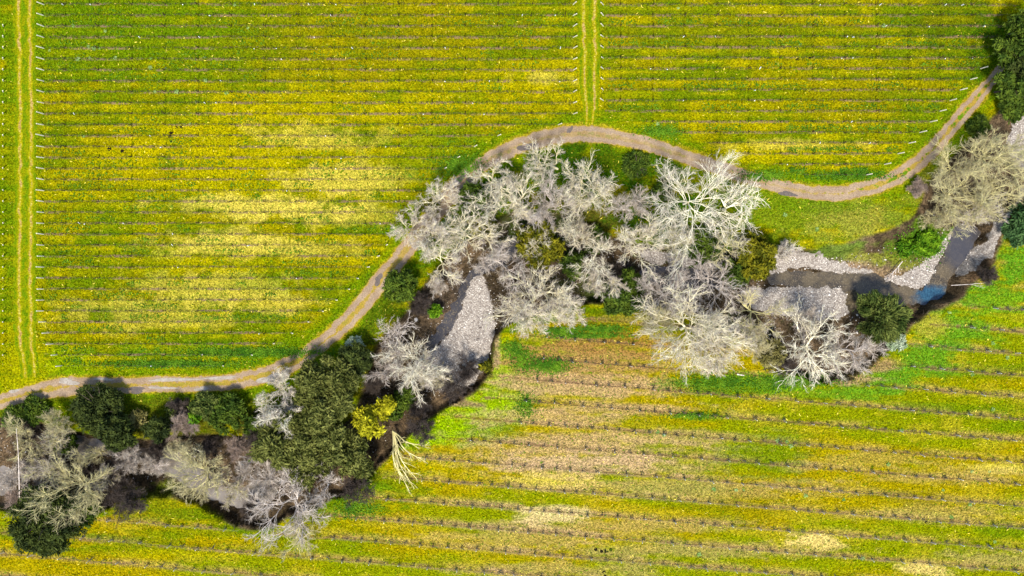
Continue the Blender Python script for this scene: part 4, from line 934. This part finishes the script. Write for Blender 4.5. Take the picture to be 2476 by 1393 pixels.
# dormant vines of the upper blocks: thin stubs, uncountably many
A = np.array([px(*t) for t in vine_l]); z = height(A[:, 0], A[:, 1]); n = len(A); r = rt
P = np.stack([np.c_[A, z - .1], np.c_[A + r.normal(0, .04, (n, 2)), z + .4], np.c_[A + r.normal(0, .06, (n, 2)), z + .62]], 1)
ar = np.concatenate([P[:, 2:3].repeat(2, 1)], 1)
sg = r.choice([-1, 1], n)[:, None]
P2 = np.stack([P[:, 2], P[:, 2] + np.c_[sg[:, 0] * .25, r.normal(0, .04, n), np.full(n, .06)], P[:, 2] + np.c_[sg[:, 0] * .5, r.normal(0, .06, n), np.full(n, .03)]], 1)
v, f = join([tubes(P, np.linspace(.035, .022, 3)[None].repeat(n, 0), 4), tubes(P2, np.linspace(.02, .009, 3)[None].repeat(n, 0), 3)])
tag(link('dormant_vines', mk_mesh('dormant_vines', v, f, VINE)), kind='stuff')
# white grow tubes
cnt = {}
for blk, rno, x, y in tubespots:
    cnt[(blk, rno)] = cnt.get((blk, rno), 0) + 1
    q = px(x, y); o = link('grow_tube', TB, None, (q[0], q[1], hz(*q))); o.rotation_euler = (rt.normal(0, .15), rt.normal(0, .15), 0)
    tag(o, "white vine grow tube, %s from the left in the %s row of the %s block" % (ordw(cnt[(blk, rno)]), ordw(rno), blk), 'grow tube', "white grow tubes on replanted vines")
# block beyond the left lane: end posts only, its rows run out of the picture
for i in range(2, 33):
    y = 11 + 26.45 * i; q = px(7, y); o = link('end_post', EE, None, (q[0], q[1], hz(*q))); o.scale[2] = .8
    tag(o, "pale end post at the picture's left edge, opposite the %s row of the left block" % ordw(i + 1), 'end post', "end posts beyond the left lane")

# lower block: white stakes with a young vine at each and between
def vine_mesh(seed):
    r = np.random.default_rng(seed)
    T = grow(r, np.zeros((1, 3)), np.array([[0, 0, 1.0]]), np.array([.75]), 4, .08, 0)
    n = 7; az = np.where(r.random(n) < .5, 0, math.pi) + r.normal(0, .55, n); di = np.stack([np.cos(az), np.sin(az), r.uniform(.3, 1.2, n)], 1)
    C = grow(r, np.repeat(T[:, -1], n, 0), di, r.uniform(.35, .75, n), 5, .25, .02)
    v1, f1 = join([tubes(T, np.linspace(.045, .03, 4)[None], 5), tubes(C, np.linspace(.026, .010, 5)[None].repeat(n, 0), 4)])
    m = 24; i = r.integers(0, n, m); k = r.integers(1, 5, m); L = C[i, k] + r.normal(0, .10, (m, 3))
    v2, f2 = leaf_cards(r, L, nrm(r.normal(0, 1, (m, 3)) + [0, 0, .5]), .085, 1.3)
    me = mk_mesh('grape_vine', np.concatenate([v1, v2]), np.concatenate([f1, f2 + len(v1)]), VINE); me.materials.append(VLEAF)
    mi = np.zeros(len(f1) + len(f2), np.int32); mi[len(f1):] = 1; me.polygons.foreach_set("material_index", mi); return me
VM = [vine_mesh(s) for s in range(6)]
LOWROWS = {-5:[(2397,2560)], -4:[(2338,2560)], -3:[(2234,2560)], -2:[(1310,1530),(2192,2560)], -1:[(1300,1585),(2079,2560)], 0:[(1292,2560)], 1:[(1262,2560)], 2:[(1252,2560)], 3:[(1130,2560)], 4:[(1020,2560)], 5:[(1010,2560)], 6:[(927,2560)], 7:[(848,2560)], 8:[(262,580),(800,2560)], 9:[(190,2400)], 10:[(0,1700)], 11:[(-60,900)]}
def rowy(k, x): return 967 + LOW_S * (x - 1900) + 52.5 * k - (8 if k == 9 else 0) * max(0, (600 - x) / 600) - (6 if k == 10 else 0) * max(0, (600 - x) / 600)
stakes, vines = [], []
for rno, k in enumerate(sorted(LOWROWS)):
    for si, (xa, xb) in enumerate(LOWROWS[k]):
        ph = rt.random() * 30; x = xa + 6 + ph * .3; n = 0; m_ = 0; j = 0
        while x < xb:
            y = rowy(k, x)
            if x < 2490 and y < 1400 and x > -10:
                q = px(x + rt.normal(0, 1), y + rt.normal(0, .6))
                if j % 2 == 0: n += 1; stakes.append((q, rno + 1, n, si, len(LOWROWS[k])))
                m_ += 1
                if rt.random() < .93: vines.append((q + np.array([rt.normal(0, .1), .12]), rno + 1, m_, si, len(LOWROWS[k])))
            x += 34.6; j += 1
        n = 60; xs = np.linspace(xa, xb, n); W_ = pxs([(t, rowy(k, t)) for t in xs]); zz = height(W_[:, 0], W_[:, 1])
        P1 = np.c_[W_, zz + .5][None]; P2 = np.c_[W_, zz + 1.05][None]
        v, f = join([tubes(P1, np.full((1, n), .012), 3), tubes(P2, np.full((1, n), .008), 3)]); c = np.array([W_[0, 0], W_[0, 1], zz[0]])
        o = link('trellis_wire', mk_mesh('trellis_wire', v - c, f, WIRE_L if k > 3 else WIRE), None, c)
        part = "" if len(LOWROWS[k]) == 1 else (" left part of the" if si == 0 else " right part of the")
        tag(o, "trellis wires along the%s %s row of the lower block" % (part, ordw(rno + 1)), 'wire', GW)
def rw(rno, si, nn): return "%s row of lower block%s" % (ordw(rno), "" if nn == 1 else (", left stretch" if si == 0 else ", right stretch"))
for q, rno, n, si, nn in stakes:
    o = link('vine_stake', STK, None, (q[0], q[1], hz(*q))); o.rotation_euler = (rt.normal(0, .05), rt.normal(0, .05), rt.random() * 6)
    tag(o, "white stake, %s from the left in the %s" % (ordw(n), rw(rno, si, nn)), 'stake', "white stakes of the lower vine rows")
vines.sort(key=lambda t: -math.hypot(*t[0]))
for i, (q, rno, n, si, nn) in enumerate(vines):
    if i < 300:
        o = link('grape_vine', VM[i % 6], None, (q[0], q[1], hz(*q))); o.rotation_euler = (0, 0, rt.normal(0, .3) + (math.pi if rt.random() < .5 else 0)); k_ = rt.uniform(.6, .95); o.scale = (k_, k_, rt.uniform(.4, .65))
        tag(o, "dark young vine, %s from the left in the %s" % (ordw(n), rw(rno, si, nn)), 'vine', "young vines of the lower rows")
rest = vines[300:]
if rest:
    P, Q_ = [], []
    r = rt
    A = np.array([t[0] for t in rest]); z = height(A[:, 0], A[:, 1]); n = len(A)
    T = np.stack([np.c_[A, z], np.c_[A, z + .25], np.c_[A + r.normal(0, .05, (n, 2)), z + .45]], 1)
    m = 6; st = np.repeat(T[:, -1], m, 0); az = np.where(r.random(n * m) < .5, 0, math.pi) + r.normal(0, .5, n * m)
    C = grow(r, st, np.stack([np.cos(az), np.sin(az), r.uniform(.3, 1.2, n * m)], 1), r.uniform(.25, .5, n * m), 4, .22, .02)
    v1, f1 = join([tubes(T, np.linspace(.05, .035, 3)[None].repeat(n, 0), 4), tubes(C, np.linspace(.034, .012, 4)[None].repeat(n * m, 0), 3)])
    cc = C[:, 1:].reshape(-1, 3); cc = cc[r.random(len(cc)) < .7]; cc = cc + r.normal(0, .1, cc.shape)
    v2, f2 = leaf_cards(r, cc, nrm(r.normal(0, 1, cc.shape) + [0, 0, .5]), .085, 1.3)
    me = mk_mesh('young_vines', np.concatenate([v1, v2]), np.concatenate([f1, f2 + len(v1)]), VINE); me.materials.append(VLEAF)
    mi = np.zeros(len(f1) + len(f2), np.int32); mi[len(f1):] = 1; me.polygons.foreach_set("material_index", mi)
    tag(link('young_vines', me), kind='stuff')

# ------------------------------------------------------------------ small plants, molehills, boulders
def rosette(seed, R=.42):
    r = np.random.default_rng(seed); n = 26; az = r.random(n) * 6.28; d = np.stack([np.cos(az), np.sin(az), r.uniform(.1, .8, n)], 1)
    C = nrm(d) * (R * r.uniform(.3, .9, n))[:, None]; v, f = leaf_cards(r, C + [0, 0, .05], nrm(np.array([0, 0, 1.0]) + r.normal(0, .35, (n, 3))), .16, 1.7, nrm(d))
    return mk_mesh('thistle', v, f, THIS)
RM = [rosette(s) for s in range(4)]
TH = [(177,62),(240,117),(215,114),(228,117),(217,140),(189,143),(279,140),(365,142),(364,164),(402,165),(495,139),(375,222),(428,222),(548,225),(475,247),(203,330),(568,12),(498,195),(460,300),(255,75),(120,122),(600,68),(1640,20),(1935,108),(1898,520),(1975,555),(2136,63),(1590,300),(2350,905),(1780,1185),(2295,755),(2400,830),
      (2147,1123),(2392,1140),(2350,1140),(2280,1185),(2400,990),(2180,1040),(1948,1198),(2040,1208),(2345,1220),(1726,1183),(1798,1185),(1902,1068),(1912,1078),(2435,865),(2300,1250),(2405,1310),(1690,1340),(2085,1350),(1590,1045),(1605,1052),(1880,1066)]
for i, (x, y) in enumerate(TH):
    q = px(x, y); o = link('thistle', RM[i % 4], None, (q[0], q[1], hz(*q))); o.rotation_euler = (0, 0, rt.random() * 6); s = rt.uniform(.35, .75); o.scale = (s, s, s)
    where = ("left block" if x < 1400 else "right block") if not (y > 500) else ("lower block" if y > 740 else "meadow by the creek")
    if where != "meadow by the creek" :
        yy = (y - 11) / 26.45 if x < 1400 else (y - 12) / 25.7
        if where != "lower block": lab = "pale green thistle near the %s row of the %s, %s line post along" % (ordw(max(1, int(round(yy)) + 1)), where, ordw(max(1, int((x - (158 if x < 1400 else 1500)) / 79) + 1)))
        else: lab = "pale green thistle rosette in the lower block, %s in order from its right edge" % ordw(1 + sum(1 for t in TH if t[1] > 740 and t[0] > x))
    else: lab = "pale green thistle on the meadow, the %s one" % ("left" if x < 1940 else "right")
    tag(o, lab, 'thistle', "pale thistles in the grass")
def lump(seed, s=.22, k=.5):
    r = np.random.default_rng(seed); import bmesh
    bm = bmesh.new(); bmesh.ops.create_icosphere(bm, subdivisions=2, radius=s)
    for v in bm.verts:
        f_ = 1 + .7 * (vnoise(np.array(v.co.x / s * 1.6 + seed), np.array(v.co.y / s * 1.6 + v.co.z / s), 3) - .5); v.co = v.co * float(f_); v.co.z *= k
    me = bpy.data.meshes.new('molehill'); bm.to_mesh(me); bm.free(); return me
LM = [lump(s) for s in range(3)]
for m_ in LM: m_.materials.append(CLOD)
MH = [(439,306),(427,309),(413,322),(411,330),(416,324),(414,342),(265,360),(296,366),(300,369),(1441,1328),(1455,1333),(1466,1332),(1477,1330),(1460,1384),(1463,1392),(1928,141),(2239,1263),(1958,140),(1928,119)]
for i, (x, y) in enumerate(MH):
    me = LM[i % 3]
    q = px(x, y); o = link('molehill', me, None, (q[0], q[1], hz(*q))); o.rotation_euler = (0, 0, rt.random() * 6); s = rt.uniform(.8, 1.4); o.scale = (s, s, s * .8)
    grp = "in the left block" if x < 600 else ("in the lower block" if y > 600 else "in the right block")
    same = [t for t in MH if (t[0] < 600) == (x < 600) and (t[1] > 600) == (y > 600)]
    tag(o, "small dark molehill %s, %s from the left" % (grp, ordw(1 + sum(1 for t in same if (t[0], t[1]) < (x, y)))), 'molehill', "dark molehills in the grass")
BOUL = simple("boulder", alb(236,230,222,1.3)); bm_ = lump(9, .32, .7); bm_.name = 'boulder'; bm_.materials.append(BOUL)
q = px(1002, 773); tag(link('boulder', bm_, None, (q[0], q[1], hz(*q) + .1)), "white boulder alone on the shaded slope left of the gravel bar", 'boulder')

# ------------------------------------------------------------------ STUFF: cobbles, grass tufts, broad-leaved weeds, bank brush
r = np.random.default_rng(99)
pts = []
for gp in GRAVEL_W:
    lo, hi = gp.min(0) - 1, gp.max(0) + 1; ar_ = np.prod(hi - lo); n = int(ar_ * 16)
    q = r.random((n, 2)) * (hi - lo) + lo; d = sdist(q[:, 0], q[:, 1], gp); pts.append(q[d + r.normal(0, .5, n) > 0])
cl = np.array([px(x, y, BED_Z) for x, y in zip(r.uniform(-50, 2500, 26000), r.uniform(480, 1290, 26000))]); db = sdist(cl[:, 0], cl[:, 1], BANK_W)
wd = np.full(len(cl), -9.); 
for w in WATER_W: wd = np.maximum(wd, sdist(cl[:, 0], cl[:, 1], w))
pts.append(cl[(db > 2.0) & ((wd < .2)) & (r.random(len(cl)) < .6)])
pts = np.concatenate(pts); n = len(pts); z = height(pts[:, 0], pts[:, 1]); ok = z < -2.0; pts, z = pts[ok], z[ok]; n = len(pts)
oc = np.array([[1,0,0],[0,1,0],[-1,0,0],[0,-1,0],[0,0,1],[0,0,-1.0]]); of = np.array([[0,1,4],[1,2,4],[2,3,4],[3,0,4],[1,0,5],[2,1,5],[3,2,5],[0,3,5]])
s = np.exp(r.normal(-2.75, .42, n))[:, None, None]; a = r.random(n) * 6.28
V = oc[None] * np.stack([r.uniform(.8, 1.3, n), r.uniform(.7, 1.1, n), r.uniform(.4, .7, n)], 1)[:, None, :] * s * r.uniform(.8, 1.2, (n, 6, 1))
V = np.stack([V[..., 0] * np.cos(a)[:, None] - V[..., 1] * np.sin(a)[:, None], V[..., 0] * np.sin(a)[:, None] + V[..., 1] * np.cos(a)[:, None], V[..., 2]], -1) + np.c_[pts, z + .02][:, None, :]
F = of[None] + (np.arange(n) * 6)[:, None, None]
m = M("cobble", .85, .2); g = m.n("NewGeometry").outputs["Random Per Island"]; m.col(m.mix(g, a4(alb(150,136,126,1.2)), a4(alb(254,244,228,1.9)))); 
tag(link('cobbles', mk_mesh('cobbles', V.reshape(-1, 3), F.reshape(-1, 3), m.m)), kind='stuff')

def tuft_mat(name):
    m = M(name, 1.0, 0.0); t = m.attr("tint").outputs["Color"]; g = m.n("NewGeometry").outputs["Random Per Island"]
    v = m.n("VectorMath", operation='SCALE'); m.l(t, v.inputs[0]); m.l(m.ramp(g, 0, 1, .85, 1.9), v.inputs[3]); m.col(v.outputs[0]); return m.m
TUFT = tuft_mat("grass_blades")
def scatter_cards(name, X, Y, Zc, col_, size, elong, lift, mat, kind='stuff'):
    n = len(X); C = np.stack([X, Y, Zc + lift * r.uniform(.2, 1.0, n)], 1)
    Nn = nrm(r.normal(0, .55, (n, 3)) + [0, 0, 1.0]); v, f = leaf_cards(r, C, Nn, size, elong)
    me = mk_mesh(name, v, f, mat)
    if col_ is not None: colattr(me, 'tint', np.repeat(col_, 4, 0))
    tag(link(name, me), kind=kind)
n = 230000
X = r.uniform(-80, 80, n); Y = r.uniform(-47, 47, n); c, gg, _, _, sb = tint(X, Y); dr = -sdist(X, Y, ROAD_POLY)
lane = ((np.abs(X - px(59, 0)[0]) < 1.7) | (np.abs(X - px(1425, 0)[0]) < 1.6) & (Y > px(0, 300)[1]))
keepm = (dr > .1) & (sb < 0) & (gg < .3) & ~lane; X, Y, c = X[keepm], Y[keepm], c[keepm]
hue = r.random(len(X)); c = np.where((hue < .03)[:, None], C_STRAW, np.where((hue > .86)[:, None], C_GREEN * .9, c))
scatter_cards('grass', X, Y, height(X, Y), c, .09, 2.2, .16, TUFT)
# lush broad-leaved weeds
WEED = leaf_mat("weed_leaf", alb(70,124,12,1.35), alb(132,178,30,1.35))
WP = [(1325,884,56,20,1500),(1750,925,120,22,2200),(1870,930,60,18,700),(1450,796,60,10,1200),(1360,800,50,10,1200),(1420,812,90,6,1200),(1680,1005,66,10,500),(2240,590,60,34,2600),(1110,400,60,30,1500),(620,852,170,12,3000),(420,880,170,10,2600),(1270,980,22,30,500),
      (2050,425,110,12,1200),(1850,425,60,14,900),(1600,318,50,16,900),(1265,870,26,30,700),(1940,920,90,16,1800),(860,1230,60,26,900),(1240,845,26,20,700)]
WX, WY = [], []
for x, y, rx, ry, n in WP:
    a = r.normal(0, .5, (n, 2)); q = np.array([px(x + t[0] * rx, y + t[1] * ry) for t in a]); WX.append(q[:, 0]); WY.append(q[:, 1])
# the greener strips between the right-hand rows
for j in range(17):
    if j % 2 == 1:
        y = 12 + 25.7 * j + 15; n = 900; xs = r.uniform(right_left_end(y) + 10, right_right_end(y) - 10, n); w = vnoise(xs * .02, np.full(n, j * 3.3), 5) > .45
        q = np.array([px(t, y + r.normal(0, 4.0)) for t in xs[w]]); WX.append(q[:, 0]); WY.append(q[:, 1])
for j in range(34):
    y = 11 + 26.45 * j + 14; n = 700; xs = r.uniform(row_left_end(y) + 10, left_right_end(y) - 10, n); w = fbm(xs * .012, np.full(n, j * 3.7), 6) > .58
    if w.any(): q = np.array([px(t, y + r.normal(0, 4.0)) for t in xs[w]]); WX.append(q[:, 0]); WY.append(q[:, 1])
WX = np.concatenate(WX); WY = np.concatenate(WY); hh = height(WX, WY)
scatter_cards('weeds', WX, WY, hh, None, .10, 1.4, .3, WEED)
# dark twiggy litter and scrub inside the channel
n = 26000; q = np.array([px(x, y, -1.5) for x, y in zip(r.uniform(-60, 2560, n), r.uniform(180, 1300, n))]); db = sdist(q[:, 0], q[:, 1], BANK_W)
gd = np.full(n, -9.)
for w in GRAVEL_W + WATER_W: gd = np.maximum(gd, sdist(q[:, 0], q[:, 1], w))
sel = (db > .2) & (gd < -.5) & (fbm(q[:, 0] * .3, q[:, 1] * .3, 90) > .42)
bxx, byy = to_px(q[:, 0], q[:, 1]); sel &= ~((bxx > 1950) & (bxx < 2330) & (byy < 700))
q = q[sel]; n = len(q); z = height(q[:, 0], q[:, 1]); az = r.random(n) * 6.28
P = grow(r, np.c_[q, z], np.stack([np.cos(az), np.sin(az), r.uniform(.2, 1.5, n)], 1), r.uniform(.4, 1.2, n), 4, .25, 0)
v, f = tubes(P, np.linspace(.035, .015, 4)[None].repeat(n, 0), 3)
SCR = bark_mat("scrub_twigs", alb(150,132,112), alb(92,76,62)); tag(link('bank_scrub', mk_mesh('bank_scrub', v, f, SCR)), kind='stuff')
LIT = leaf_mat("scrub_leaf", alb(56,54,22), alb(118,110,50), .1)
m_ = 2; cc = P[:, 1:3].reshape(-1, 3); cc = cc[r.random(len(cc)) < .5]; cc = cc + r.normal(0, .12, cc.shape)
v, f = leaf_cards(r, cc, nrm(r.normal(0, .7, cc.shape) + [0, 0, 1]), .10, 1.4); tag(link('undergrowth', mk_mesh('undergrowth', v, f, LIT)), kind='stuff')
